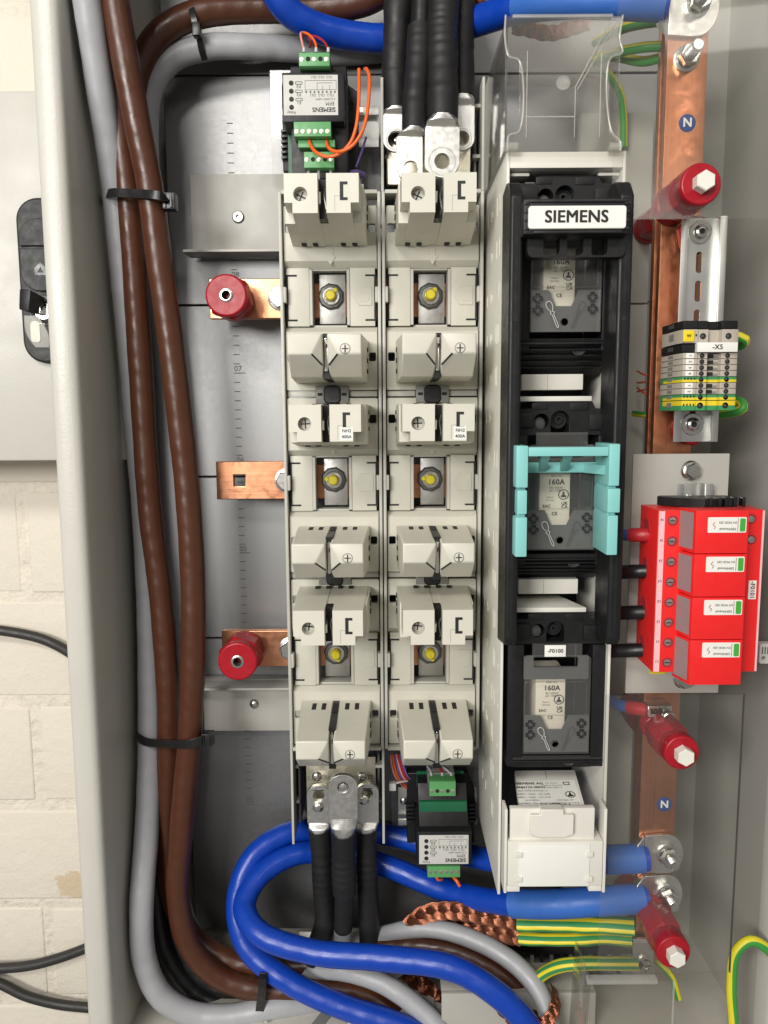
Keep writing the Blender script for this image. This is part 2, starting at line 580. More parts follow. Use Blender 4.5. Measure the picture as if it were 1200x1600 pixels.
def galvanised():
    m, nt, b = mat('galvanised', (0.50, 0.50, 0.49), 0.42, 1.0)
    N, L = nt.nodes, nt.links
    tc = N.new('ShaderNodeTexCoord')
    vo = N.new('ShaderNodeTexVoronoi')
    vo.inputs['Scale'].default_value = 260
    L.new(tc.outputs['Object'], vo.inputs['Vector'])
    n = N.new('ShaderNodeTexNoise')
    n.inputs['Scale'].default_value = 700
    n.inputs['Detail'].default_value = 4
    L.new(tc.outputs['Object'], n.inputs['Vector'])
    n2 = N.new('ShaderNodeTexNoise')
    n2.inputs['Scale'].default_value = 5
    n2.inputs['Detail'].default_value = 5
    L.new(tc.outputs['Object'], n2.inputs['Vector'])
    sp = N.new('ShaderNodeSeparateColor')
    L.new(vo.outputs['Color'], sp.inputs[0])
    a = N.new('ShaderNodeMath'); a.operation = 'ADD'
    a.operation = 'MULTIPLY_ADD'
    a.inputs[1].default_value = 0.28
    L.new(sp.outputs[0], a.inputs[0]); L.new(n.outputs['Fac'], a.inputs[2])
    a2 = N.new('ShaderNodeMath'); a2.operation = 'ADD'
    L.new(a.outputs[0], a2.inputs[0]); L.new(n2.outputs['Fac'], a2.inputs[1])
    r = N.new('ShaderNodeMapRange')
    r.inputs[1].default_value, r.inputs[2].default_value = 0.2, 1.6
    r.inputs[3].default_value, r.inputs[4].default_value = 0.46, 0.60
    L.new(a.outputs[0], r.inputs[0])
    L.new(r.outputs[0], b.inputs['Roughness'])
    c = N.new('ShaderNodeMapRange')
    c.inputs[1].default_value, c.inputs[2].default_value = 0.2, 1.6
    c.inputs[3].default_value, c.inputs[4].default_value = 0.30, 0.35
    L.new(a.outputs[0], c.inputs[0])
    cc = N.new('ShaderNodeCombineColor')
    for i in range(3):
        L.new(c.outputs[0], cc.inputs[i])
    L.new(cc.outputs[0], b.inputs['Base Color'])
    bu = N.new('ShaderNodeBump')
    bu.inputs['Strength'].default_value = 0.05
    bu.inputs['Distance'].default_value = 0.0004
    L.new(a.outputs[0], bu.inputs['Height'])
    L.new(bu.outputs[0], b.inputs['Normal'])


galvanised()


def brick_mat():
    m, nt, b = mat('painted_brick', (0.74, 0.685, 0.585), 0.72, var=0.04, vs=12)
    N, L = nt.nodes, nt.links
    tc = N.new('ShaderNodeTexCoord')
    n = N.new('ShaderNodeTexNoise'); n.inputs['Scale'].default_value = 55; n.inputs['Detail'].default_value = 8
    n.inputs['Roughness'].default_value = 0.7
    L.new(tc.outputs['Object'], n.inputs['Vector'])
    bu = N.new('ShaderNodeBump'); bu.inputs['Strength'].default_value = 0.9; bu.inputs['Distance'].default_value = 0.0025
    L.new(n.outputs['Fac'], bu.inputs['Height'])
    L.new(bu.outputs[0], b.inputs['Normal'])
    # worn, rubbed-through patches
    n2 = N.new('ShaderNodeTexNoise'); n2.inputs['Scale'].default_value = 7.5; n2.inputs['Detail'].default_value = 9
    n2.inputs['Roughness'].default_value = 0.66
    L.new(tc.outputs['Object'], n2.inputs['Vector'])
    cr = N.new('ShaderNodeValToRGB')
    cr.color_ramp.elements[0].position = 0.67
    cr.color_ramp.elements[1].position = 0.71
    cr.color_ramp.elements[0].color = (0.74, 0.685, 0.585, 1)
    cr.color_ramp.elements[1].color = (0.52, 0.40, 0.26, 1)
    L.new(n2.outputs['Fac'], cr.inputs[0])
    # one tan patch where the paint has come off, low beside the enclosure
    ds = N.new('ShaderNodeVectorMath'); ds.operation = 'DISTANCE'
    ds.inputs[1].default_value = tuple(W(118, 1384, 905.0) * 0.001)
    L.new(tc.outputs['Object'], ds.inputs[0])
    dm = N.new('ShaderNodeMath'); dm.operation = 'MULTIPLY_ADD'
    dm.inputs[1].default_value = -0.045
    L.new(n.outputs['Fac'], dm.inputs[0]); L.new(ds.outputs['Value'], dm.inputs[2])
    lt = N.new('ShaderNodeMapRange')
    lt.inputs[1].default_value, lt.inputs[2].default_value = -0.003, 0.001
    lt.inputs[3].default_value, lt.inputs[4].default_value = 0.75, 0.0
    L.new(dm.outputs[0], lt.inputs[0])
    mx = N.new('ShaderNodeMix'); mx.data_type = 'RGBA'
    mx.inputs[7].default_value = (0.60, 0.46, 0.29, 1)
    L.new(lt.outputs[0], mx.inputs[0]); L.new(cr.outputs[0], mx.inputs[6])
    L.new(mx.outputs[2], b.inputs['Base Color'])


brick_mat()


def clear(name, tint, haze, rough=0.08, hazecol=(0.8, 0.79, 0.75)):
    """Thin clear plastic sheet: lets light straight through, reflects at grazing angles, slightly cloudy."""
    m = bpy.data.materials.new(name)
    m.use_nodes = True
    nt = m.node_tree
    N, L = nt.nodes, nt.links
    out = N['Material Output']
    N.remove(N['Principled BSDF'])
    tr = N.new('ShaderNodeBsdfTransparent'); tr.inputs[0].default_value = (*tint, 1)
    gl = N.new('ShaderNodeBsdfGlossy'); gl.inputs['Roughness'].default_value = rough
    df = N.new('ShaderNodeBsdfDiffuse'); df.inputs[0].default_value = (*hazecol, 1)
    tc = N.new('ShaderNodeTexCoord')
    n = N.new('ShaderNodeTexNoise'); n.inputs['Scale'].default_value = 25; n.inputs['Detail'].default_value = 6
    L.new(tc.outputs['Object'], n.inputs['Vector'])
    mr = N.new('ShaderNodeMapRange'); mr.inputs[3].default_value = haze * 0.5; mr.inputs[4].default_value = haze * 1.5
    L.new(n.outputs['Fac'], mr.inputs[0])
    m1 = N.new('ShaderNodeMixShader')
    L.new(mr.outputs[0], m1.inputs[0]); L.new(tr.outputs[0], m1.inputs[1]); L.new(df.outputs[0], m1.inputs[2])
    lw = N.new('ShaderNodeLayerWeight'); lw.inputs[0].default_value = 0.5
    pw = N.new('ShaderNodeMath'); pw.operation = 'POWER'; pw.inputs[1].default_value = 4.0
    L.new(lw.outputs['Facing'], pw.inputs[0])
    fr = N.new('ShaderNodeMath'); fr.operation = 'MULTIPLY_ADD'
    fr.inputs[1].default_value, fr.inputs[2].default_value = 0.7, 0.03
    L.new(pw.outputs[0], fr.inputs[0])
    m2 = N.new('ShaderNodeMixShader')
    L.new(fr.outputs[0], m2.inputs[0]); L.new(m1.outputs[0], m2.inputs[1]); L.new(gl.outputs[0], m2.inputs[2])
    L.new(m2.outputs[0], out.inputs['Surface'])
    MAT[name] = m


clear('clear_sheet', (0.965, 0.965, 0.955), 0.018, 0.05)
clear('clear_cover', (0.92, 0.915, 0.895), 0.03, 0.12)
clear('clear_window', (0.97, 0.97, 0.965), 0.035, 0.08)
clear('clear_bag', (0.92, 0.91, 0.88), 0.22, 0.2)


def bolt_head(c, r, h, m, parent, name='bolt', washer=None, wname='washer', recess=True):
    """Hexagon head facing the camera: washer + hexagon as part and sub-part."""
    x, y, z = c
    mb = MB()
    mb.lathe((x, y, z), (0, -1, 0), [(r, 0), (r, h * 0.85), (r * 0.9, h)], n=6, rot=random.random())
    o = obj(name, mb, m, parent, ang=30)
    if washer:
        obj(wname, MB().lathe((x, y + 1.6, z), (0, -1, 0), [(washer, 0), (washer, 1.2), (washer * 0.94, 1.55)], 28), m, parent)
    return o

# ================================================================== setting: wall, neighbour cabinet, enclosure
# painted sand-lime brick wall behind everything
YW = 905.0
wall = struct(obj('wall', MB().box(-900, 700, YW + 0.9, YW + 60, -900, 800), 'mortar'))
zc = [W(40, p, YW).z for p in (762, 922, 1092, 1252, 1412)]
pitch = (zc[0] - zc[-1]) / 4
xj = W(37, 840, YW).x
rng = random.Random(3)
for k in range(-9, 8):
    zt = zc[0] - k * pitch
    off = xj + (0 if k % 2 == 0 else 125)
    for i in range(-3, 5):
        x0 = off + i * 250
        if x0 > 500:
            continue
        j = rng.uniform(-1.5, 1.5)
        mb = MB().box(x0 + 6, x0 + 244, YW + j, YW + 20, zt - pitch + 7 + rng.uniform(-2, 2), zt - 6 + rng.uniform(-2, 2), 3.2, 3)
        obj('brick', mb, 'painted_brick', wall)

# cables hanging on the wall
def cable(name, label, pts, r, m, cat='cable', group=None, n=18, rf=None, flat=1.0, cap=True):
    P = [W(*p) for p in pts]
    if rf is None and r > 7:
        k = r * 7.3 + len(pts)
        rf = lambda L: 1.0 + 0.012 * math.sin(L * 0.043 + k) + 0.010 * math.sin(L * 0.11 + 2 * k) + 0.005 * math.sin(L * 0.31 + k)
    o = obj(name, MB().tube(P, r, n=n, rf=rf, flat=flat, cap=cap), m, ang=60)
    return tag(o, label, cat, group)


cable('wall_cable', 'thin black cable curving across the wall below the neighbouring cabinet', [(-160, 960, 880), (-60, 978, 885), (20, 988, 890), (70, 1000, 892), (112, 1022, 894), (160, 1062, 896), (230, 1130, 897)], 6.0, 'cable_dusty', group='black cables on the wall')
cable('wall_cable', 'dusty black cable rising to the right near the floor on the wall', [(-200, 1500, 885), (-80, 1512, 888), (0, 1513, 888), (50, 1508, 888), (95, 1496, 890), (140, 1479, 892), (230, 1440, 897)], 6.0, 'cable_dusty', group='black cables on the wall')
cable('wall_cable', 'lowest dusty black cable sagging to the right on the wall', [(-220, 1480, 885), (-80, 1510, 888), (0, 1537, 888), (40, 1556, 888), (90, 1569, 890), (145, 1575, 892), (240, 1582, 897)], 6.0, 'cable_dusty', group='black cables on the wall')

# neighbouring small cabinet on the wall
YN = 800.0
nb = thing('wall_cabinet', 'small light grey wall cabinet with a black lock handle left of the open enclosure', 'cabinet', (-420, YN, W(40, 720, YN).z))
zt, zb = W(40, 141, YN).z, W(40, 720, YN).z
obj('cabinet_body', MB().box(-640, -262, YN + 14, YW - 3, zb + 2, zt - 2, 2), 'door_paint', nb)
obj('cabinet_door', MB().box(-642, -260, YN, YN + 12, zb, zt, 3), 'door_paint', nb)
lh0, lh1, lz0, lz1 = R(36, 312, 98, 568, YN)
lw = 48.0
lk = obj('lock_handle', MB().prism(rr(lh0, lh0 + lw, lz0, lz1, 22, 8), 'y', YN - 9, YN + 1), 'lock_black', nb, bev=2.5)
zg = W(55, 386, YN - 11).z
obj('upper_paddle', MB().prism(rr(lh0 + 4, lh0 + lw - 4, zg + 1, W(55, 346, YN).z, (0, 0, 18, 18), 6), 'y', YN - 12.5, YN - 8), 'lock_black', lk, bev=0.8)
obj('lower_paddle', MB().prism(rr(lh0 + 4, lh0 + lw - 4, W(55, 458, YN).z, zg - 1.5, (18, 18, 0, 0), 6), 'y', YN - 12.5, YN - 8), 'lock_black', lk, bev=0.8)
cx, czz = lh0 + lw / 2, W(65, 488, YN).z
obj('lock_cylinder', MB().lathe((cx, YN - 8, czz), (0, -1, 0), [(14.5, 0), (14.5, 3), (13.3, 3.6), (13.3, 2.4), (8.5, 2.4), (8.5, 5), (0.1, 5)], 32, cap=False), 'zinc', lk)
obj('lock_core', MB().lathe((cx, YN - 11, czz), (0, -1, 0), [(13.0, 0), (13.0, 0.6), (12, 0.9)], 28), 'black_plastic', lk)
hx, hz = lh0 + lw / 2, W(60, 422, YN - 12.5).z
obj('lock_symbol', MB().prism([(hx - 6, hz - 5), (hx + 6, hz - 5), (hx + 6, hz + 2), (hx, hz + 7), (hx - 6, hz + 2)], 'y', YN - 13.1, YN - 12.4,
    holes=[[(hx - 3, hz - 2.5), (hx + 3, hz - 2.5), (hx, hz + 3)]]), 'black_satin', lk)
ky = thing('key', 'black headed key left in the lock with a clear plastic tag on it', 'key', (cx, YN - 13, czz))
obj('key_head', MB().hexa([(cx - 15, YN - 34, czz - 2), (cx - 4, YN - 36, czz - 4), (cx - 1, YN - 36, czz + 17), (cx - 13, YN - 34, czz + 19),
                           (cx - 8, YN - 16, czz - 4), (cx + 1, YN - 16, czz - 5), (cx + 5, YN - 16, czz + 12), (cx - 5, YN - 16, czz + 14)], 2.5), 'black_plastic', ky)
obj('key_shaft', MB().box(cx - 1.2, cx + 1.2, YN - 22, YN - 9, czz - 4, czz + 4, 0.3), 'zinc', ky)
tg = []
for i in range(9):
    t = i / 8
    w = 6 + 5 * math.sin(t * PI) * (0.6 + 0.4 * t)
    tg.append([(cx - 2 - w + 8 * t, YN - 38 + 3 * t, czz - 8 - 30 * t), (cx - 2 + w + 8 * t, YN - 36 + 3 * t, czz - 8 - 30 * t), (cx - 2 + w + 8 * t, YN - 34 + 3 * t, czz - 8 - 30 * t), (cx - 2 - w + 8 * t, YN - 36 + 3 * t, czz - 8 - 30 * t)])
obj('key_tag', MB().loft(tg), 'clear_bag', ky)
obj('tag_insert', MB().prism(rr(cx - 4, cx + 5, czz - 33, czz - 13, 3), 'y', YN - 34.5, YN - 33.8), 'nylon', ky)

# the open enclosure
XL, XR, YF, YB = -272.0, 376.0, 690.0, 885.0
ZT, ZB = 560.0, -640.0
en = thing('electrical_enclosure', 'open light grey steel enclosure holding all the switchgear', 'enclosure', (0, YB, ZB))
obj('left_side_wall', MB().box(XL - 3, XL, YF + 8, YB, ZB, ZT), 'cabinet_paint', en)
lip = [(XL - 23, YF + 16), (XL - 23, YF + 3), (XL - 21.5, YF + 0.6), (XL - 19, YF - 0.4), (XL - 13, YF - 0.8), (XL - 6, YF - 0.4), (XL - 2, YF + 1), (XL + 0.6, YF + 5), (XL + 1.2, YF + 10), (XL + 1.2, YF + 26), (XL - 4, YF + 26)]
obj('front_lip', MB().prism(lip, 'z', ZB - 20, ZT + 20), 'cabinet_paint', en, ang=50)
obj('outer_side_wall', MB().box(XL - 23, XL - 20.5, YF + 14, YB + 4, ZB - 10, ZT), 'cabinet_paint', en)
rlip = [(XR + 23, YF + 16), (XR + 23, YF + 3), (XR + 19, YF - 0.4), (XR + 6, YF - 0.4), (XR + 2, YF + 1), (XR - 0.6, YF + 5), (XR - 1.2, YF + 26), (XR + 4, YF + 26)]
obj('right_front_lip', MB().prism(rlip, 'z', ZB - 20, ZT + 20), 'cabinet_paint', en, ang=50)
obj('right_outer_wall', MB().box(XR + 20.5, XR + 23, YF + 14, YB + 4, ZB - 10, ZT), 'cabinet_paint', en)
obj('right_side_wall', MB().box(XR, XR + 3, YF + 8, YB, ZB, ZT), 'inner_panel', en)
obj('back_wall', MB().box(XL, XR, YB, YB + 3, ZB, ZT), 'inner_panel', en)
obj('top_wall', MB().box(XL, XR, YF + 4, YB, ZT, ZT + 3), 'cabinet_paint', en)
obj('floor_wall', MB().box(XL, XR, YF + 4, YB, ZB - 3, ZB), 'floor_plate', en)
obj('front_sill', MB().box(XL, XR, YF - 4, YF + 4, ZB - 30, ZB - 4, 2), 'cabinet_paint', en)
zr = W(135, 787, 730).z
obj('wall_rivet', MB().lathe((XL, 716, zr), (1, 0, 0), [(3.0, -0.5), (2.7, 0.8), (1.2, 1.5)], 14), 'cabinet_paint', en)

# galvanised mounting plates
YP = 855.0
xg0, xg1 = W(262, 330, YP).x, W(1021, 330, YP).x
mp = thing('mounting_plate', 'galvanised mounting plate with a printed centimetre scale at the back of the enclosure', 'mounting plate', ((xg0 + xg1) / 2, YP, W(600, 1453, YP).z))
seams = [W(300, -120, YP).z, W(300, 118, YP).z, W(300, 477, YP).z, W(300, 745, YP).z, W(300, 997, YP).z, W(300, 1453, YP).z]
for a, b in zip(seams, seams[1:]):
    obj('plate_section', MB().box(xg0, xg1, YP, YP + 14, b + 0.5, a - 0.5, 0.9, 1), 'galvanised', mp)
xt = W(375, 583, YP).x
z7 = W(372, 583, YP).z
mb = MB()
for i in range(-26, 84):
    z = z7 - i * 10
    if any(abs(z - s) < 1.5 for s in seams):
        continue
    L = 6.5 if i % 10 else 9.5
    mb.box(xt - 6.5, xt - 6.5 + L + (3 if i % 10 == 0 else 0), YP - 0.25, YP + 0.3, z - 0.45, z + 0.45)
o = obj('scale_marks', mb, 'ink_grey', mp)
o['kind'] = 'stuff'
for i, s in ((-10, '08'), (0, '07'), (10, '06'), (20, '05'), (30, '04'), (40, '03'), (50, '02'), (60, '01')):
    text(s, 8.5, (xt - 2, YP - 0.3, z7 - i * 10 + 4.6), 'ink_grey', mp)

# vertical painted profile and rails on the right of the plate
vp = thing('painted_profile', 'grey painted vertical profile between the fuse switch and the copper bars', 'profile', (270, 812, -560))
xa, xb = W(962, 475, 812).x - 40, W(1012, 475, 812).x
for y0, y1 in ((176, 474), (476, 1086), (1088, 1470)):
    obj('profile_panel', MB().box(xa, xb, 812, 826, W(985, y1, 812).z + 0.4, W(985, y0, 812).z, 0.8), 'inner_panel', vp)

# brackets on the plate
def bracket(label, x0, y0, x1, y1, lip_top, bx, by, hexed):
    Y = 838.0
    X0, X1, Z0, Z1 = R(x0, y0, x1, y1, Y)
    X1 = -20
    t = thing('steel_bracket', label, 'bracket', (X0, YP, Z0), 'grey brackets on the mounting plate')
    obj('bracket_face', MB().box(X0, X1, Y, Y + 15, Z0, Z1, 0.8), 'inner_panel', t)
    if lip_top:
        zs = W(390, 1079, Y - 27).z
        obj('bracket_shelf', MB().box(X0 - 4, X1, Y - 27, Y + 15, zs, zs + 2.6, 0.6), 'inner_panel', t)
    else:
        obj('bracket_shelf', MB().box(X0 - 4, X1, Y - 26, Y + 4, Z0 - 3.0, Z0 - 0.4, 0.6), 'inner_panel', t)
    c = W(bx, by, Y - 1)
    if hexed:
        obj('socket_screw', MB().lathe((c.x, Y, c.z), (0, -1, 0), [(6.2, 0), (6.2, 1.5), (5.2, 2.6), (3.0, 2.6), (2.8, 0.4), (0.1, 0.4)], 24, cap=False), 'steel_dark', t)
        obj('screw_ring', MB().lathe((c.x, Y, c.z), (0, -1, 0), [(3.9, 2.5), (3.6, 3.2), (2.6, 3.2), (2.4, 2.5)], 6, cap=False), 'zinc', t)
    else:
        obj('round_screw', MB().lathe((c.x, Y, c.z), (0, -1, 0), [(5.6, 0), (5.2, 1.6), (3.6, 3.2), (1.4, 3.9)], 22), 'zinc', t)
    return t


bracket('wide grey steel bracket with one socket screw above the top copper bar', 299, 272, 432, 397, False, 372, 339, True)
bracket('low grey steel bracket with a round screw under the bottom copper bar', 318, 1062, 450, 1142, True, 397, 1100, False)

# horizontal copper busbars
YBAR = 806.0
ZBOLT = [W(515, 462, 790).z, W(520, 750, 790).z, W(525, 1022, 790).z]
for i, (px, pyc, bpx, lab) in enumerate(((327, 467, 437, 'top horizontal copper busbar behind the red insulator with dark bolt socket'),
                                          (338, 751, 447, 'middle horizontal copper busbar with a square hole in its free end'),
                                          (347, 1014, 453, 'bottom horizontal copper busbar behind the lower red insulator'))):
    c = W(px, pyc, YBAR)
    x0, z0 = c.x, c.z
    t = thing('copper_busbar', lab, 'busbar', (x0, YBAR, z0), 'horizontal copper busbars')
    hx = W(374, 751, YBAR).x
    holes = [[(hx - 6, z0 - 6), (hx + 6, z0 - 6), (hx + 6, z0 + 6), (hx - 6, z0 + 6)]] if i == 1 else []
    obj('copper_bar', MB().prism([(x0, z0 - 20), (128, z0 - 20), (128, z0 + 20), (x0, z0 + 20)], 'y', YBAR, YBAR + 8, holes=holes), 'copper_h', t, bev=0.8)
    bx = W(bpx, pyc, YBAR - 4).x
    bolt_head((bx, YBAR - 1.4, z0), 10.5, 8, 'zinc', t, washer=12.5)
    # post insulators carrying the bar off the plate, out of sight behind the fuse strips
    for xs in (-60, 70):
        obj('bar_support', MB().lathe((xs, YBAR + 8, z0), (0, 1, 0), [(15, 0), (17, 4), (17, 40), (15, 46)], 6), 'red_resin', t)


def insulator(label, c0, Y0, Y1, r, insert=True, bolt=None, group='red insulators'):
    """red resin post insulator, front face centre c0=(x, z) at Y0, rear at Y1."""
    x, z = c0
    L = Y1 - Y0
    t = thing('post_insulator', label, 'insulator', (x, Y1, z), group)
    b = MB()
    b.lathe((x, Y0, z), (0, 1, 0), [(r * 0.30, 14), (r * 0.30, 0.3), (r * 0.93, 0), (r, 1.6), (r, L * 0.22), (r * 0.96, L * 0.25)], 36, cap=False)
    b.lathe((x, Y0, z), (0, 1, 0), [(r * 0.99, L * 0.24), (r * 1.13, L * 0.30), (r * 1.13, L * 0.74), (r * 0.99, L * 0.8)], 6, rot=0.3)
    b.lathe((x, Y0, z), (0, 1, 0), [(r * 0.96, L * 0.78), (r, L * 0.80), (r, L)], 36)
    obj('insulator_body', b, 'red_resin', t, ang=28, bev=0.7)
    if insert:
        obj('threaded_insert', MB().lathe((x, Y0 + 0.4, z), (0, -1, 0), [(r * 0.33, 0), (r * 0.33, 0.9), (r * 0.29, 1.3), (r * 0.22, 1.3), (r * 0.20, 0.2)], 24, cap=False), 'zinc', t)
        obj('insert_bore', MB().lathe((x, Y0 + 0.2, z), (0, -1, 0), [(r * 0.205, 0), (r * 0.19, -12), (0.1, -12)], 20, cap=False), 'dark_grey', t)  # dark lining paints the shade inside the open bore
    if bolt:
        obj('nylon_bolt', MB().lathe((x, Y0, z), (0, -1, 0), [(bolt, 0), (bolt, 9), (bolt * 0.9, 10)], 6, rot=0.55), 'nylon', t, ang=30)
    return t


c = W(353, 461, 762)
insulator('round red insulator with threaded insert at the end of the top copper bar', (c.x, c.z), 762, YBAR - 0.5, 20.3)
c = W(371, 1034, 762)
insulator('round red insulator with threaded insert at the end of the bottom copper bar', (c.x, c.z), 762, YBAR - 0.5, 20.3)

# ================================================================== fuse strips
XS = -51.0
zq = lambda py, Y: W(525, py, Y).z
ZM = ZBOLT[1]


def rel(py, Y):
    return zq(py, Y) - ZM


PITCHZ = 185.0
Y_RIM, Y_PL, Y_CAP = 771.0, 777.0, 680.0


def hull_part(name, lobes, m, parent, bev=1.4):
    mb = MB()
    for l in lobes:
        mb.hull(l)
    return obj(name, mb, m, parent, bev=bev, ang=45)


def c_cap(par, zo, sticker):
    """upper contact cover with square bracket mark; zo = z of the module bolt."""
    zf1, zf0 = zo + rel(632, Y_CAP), zo + rel(690, Y_CAP)
    zb1, zb0 = zf1 + 1.0, zf0 - 7.0
    ym = Y_PL - 0.5
    sh = 8.5    # notched lower corners
    lobes = []
    xl, xr = XS - 32.3, XS + 31.2
    s0, s1 = XS - 3.8, XS + 3.6
    cov = []
    # left lobe is a prism with the screw hole, right lobe plain
    hx, hz = XS - 18.5, zf0 + 15.6
    def lobe(mb, a0, a1, outer, holes):
        if outer < 0:
            poly = [(a0 + 7, zf0), (a1, zf0), (a1, zf1), (a0, zf1), (a0, zf0 + sh), (a0 + 7, zf0 + sh)]
        else:
            poly = [(a0, zf0), (a1 - 7, zf0), (a1 - 7, zf0 + sh), (a1, zf0 + sh), (a1, zf1), (a0, zf1)]
        old = set(mb.bm.verts)
        mb.prism(poly, 'y', Y_CAP, ym, holes=holes)
        for v in [q for q in mb.bm.verts if q not in old]:
            t = (v.co.y - Y_CAP) / (ym - Y_CAP)
            if t > 0.5 and not any((v.co.x - hx) ** 2 + (v.co.z - hz) ** 2 < 60 for _ in (0,)):
                if v.co.x < XS - 20:
                    v.co.x -= 3.5
                elif v.co.x > XS + 20:
                    v.co.x += 3.5
                if v.co.z < zf0 + 2:
                    v.co.z -= 7
                elif v.co.z > zf1 - 2:
                    v.co.z += 1.2
    mb = MB()
    lobe(mb, xl, s0, -1, [circ(hx, hz, 6.0, 22)])
    lobe(mb, s1, xr, 1, [])
    mb.hexa([(XS - 34.5, Y_CAP + 30, zf0 - 1.5), (XS + 34.5, Y_CAP + 30, zf0 - 1.5), (XS + 34.5, Y_CAP + 30, zf1 - 0.4), (XS - 34.5, Y_CAP + 30, zf1 - 0.4),
             (XS - 36.6, ym - 0.1, zf0 - 6.4), (XS + 36.6, ym - 0.1, zf0 - 6.4), (XS + 36.6, ym - 0.1, zf1 + 0.8), (XS - 36.6, ym - 0.1, zf1 + 0.8)])
    cv = obj('contact_cover', mb, 'beige_plastic', par, bev=1.1, ang=45)
    mb = MB()
    mb.box(s0 + 0.2, s1 - 0.2, Y_CAP + 16, Y_CAP + 31, zf0 - 1, zf1 - 0.6)
    obj('slot_bottom', mb, 'black_plastic', cv)
    obj('contact_blade', MB().hexa([(s0 + 0.4, Y_CAP + 4, zf0 + 10), (s0 + 2.2, Y_CAP + 7, zf0 + 10), (s0 + 2.2, Y_CAP + 4, zf1 - 14), (s0 + 0.4, Y_CAP + 3, zf1 - 14),
                                    (s0 + 0.2, Y_CAP + 30, zf0 + 3), (s0 + 3.4, Y_CAP + 30, zf0 + 3), (s0 + 3.4, Y_CAP + 30, zf1 - 8), (s0 + 0.2, Y_CAP + 30, zf1 - 8)], 0.4), 'silver', cv)
    obj('contact_spring', MB().tube([(s1 - 1.2, Y_CAP + 8, zf1 - 10), (s1 - 2.6, Y_CAP + 12, (zf0 + zf1) / 2), (s1 - 1.0, Y_CAP + 12, zf0 + 6), (s0 + 3, Y_CAP + 24, zf0 - 1)], 0.9, 8), 'steel_dark', cv)
    sc = obj('screw', MB().lathe((hx, Y_CAP + 10, hz), (0, -1, 0), [(5.9, 0), (5.9, 1.0), (4.4, 1.8)], 22), 'frame_grey', cv)
    mb = MB()
    a = random.uniform(-0.5, 0.5)
    for k in (0, PI / 2):
        d = Vector((math.cos(a + k), 0, math.sin(a + k)))
        nn = Vector((-d.z, 0, d.x))
        p = Vector((hx, Y_CAP + 8.0, hz))
        q = [p + d * 4.2 + nn * 0.6, p - d * 4.2 + nn * 0.6, p - d * 4.2 - nn * 0.6, p + d * 4.2 - nn * 0.6]
        mb.hexa([(v.x, v.y, v.z) for v in q] + [(v.x, v.y + 1.5, v.z) for v in q])
    obj('screw_cross', mb, 'ink', cv)
    # bracket mark
    mx, mz = XS + 17.5, zf1 - 14.5
    obj('bracket_mark', MB().prism([(mx - 2.4, mz - 7.6), (mx + 4.2, mz - 7.6), (mx + 4.2, mz - 5.2), (mx + 0.6, mz - 5.2), (mx + 0.6, mz + 5.2), (mx + 4.2, mz + 5.2), (mx + 4.2, mz + 7.6), (mx - 2.4, mz + 7.6)], 'y', Y_CAP - 0.25, Y_CAP + 0.2), 'ink', cv)
    mb = MB()
    mb.box(XS + 10.6, XS + 10.9, Y_CAP - 0.1, Y_CAP + 0.3, zf0 + 1.5, zf0 + 14)
    mb.box(XS + 10.6, XS + 15.5, Y_CAP - 0.1, Y_CAP + 0.3, zf0 + 13.8, zf0 + 14.1)
    obj('part_line', mb, 'mid_grey', cv)
    # vent slots next to the base: dark boxes paint the shade of their openings
    for zz, off in ((zb0 + 0.3, -1), (zb1 + 0.4, 1)):
        for x in (-24.5, -13.5, 13.5, 24.5) if off < 0 else (-17, -6, 6, 17):
            obj('vent_slot', MB().box(XS + x - 2.4, XS + x + 2.4, Y_PL - 12, Y_PL - 3, zz - 0.8, zz + 0.8), 'dark_void', cv)
    for zz in (0.3, 0.55, 0.8):
        z = zf0 + (zf1 - zf0) * zz
        for sx in (-1, 1):
            x = XS + sx * 36.6
            obj('vent_slot', MB().box(x - 0.6, x + 0.6, Y_PL - 14, Y_PL - 6, z - 2.0, z + 2.0), 'dark_void', cv)
    if sticker:
        sx, sz = XS + 18.5, zf0 + 6.5
        st = obj('rating_sticker', MB().box(sx - 5.6, sx + 5.6, Y_CAP - 0.35, Y_CAP + 0.1, sz - 5.6, sz + 6.0), 'paper', cv)
        text('NH2', 4.0, (sx, Y_CAP - 0.5, sz + 2.8), 'ink', cv, bold=0.012)
        text('400A', 4.0, (sx, Y_CAP - 0.5, sz - 2.4), 'ink', cv, bold=0.012)
    return cv


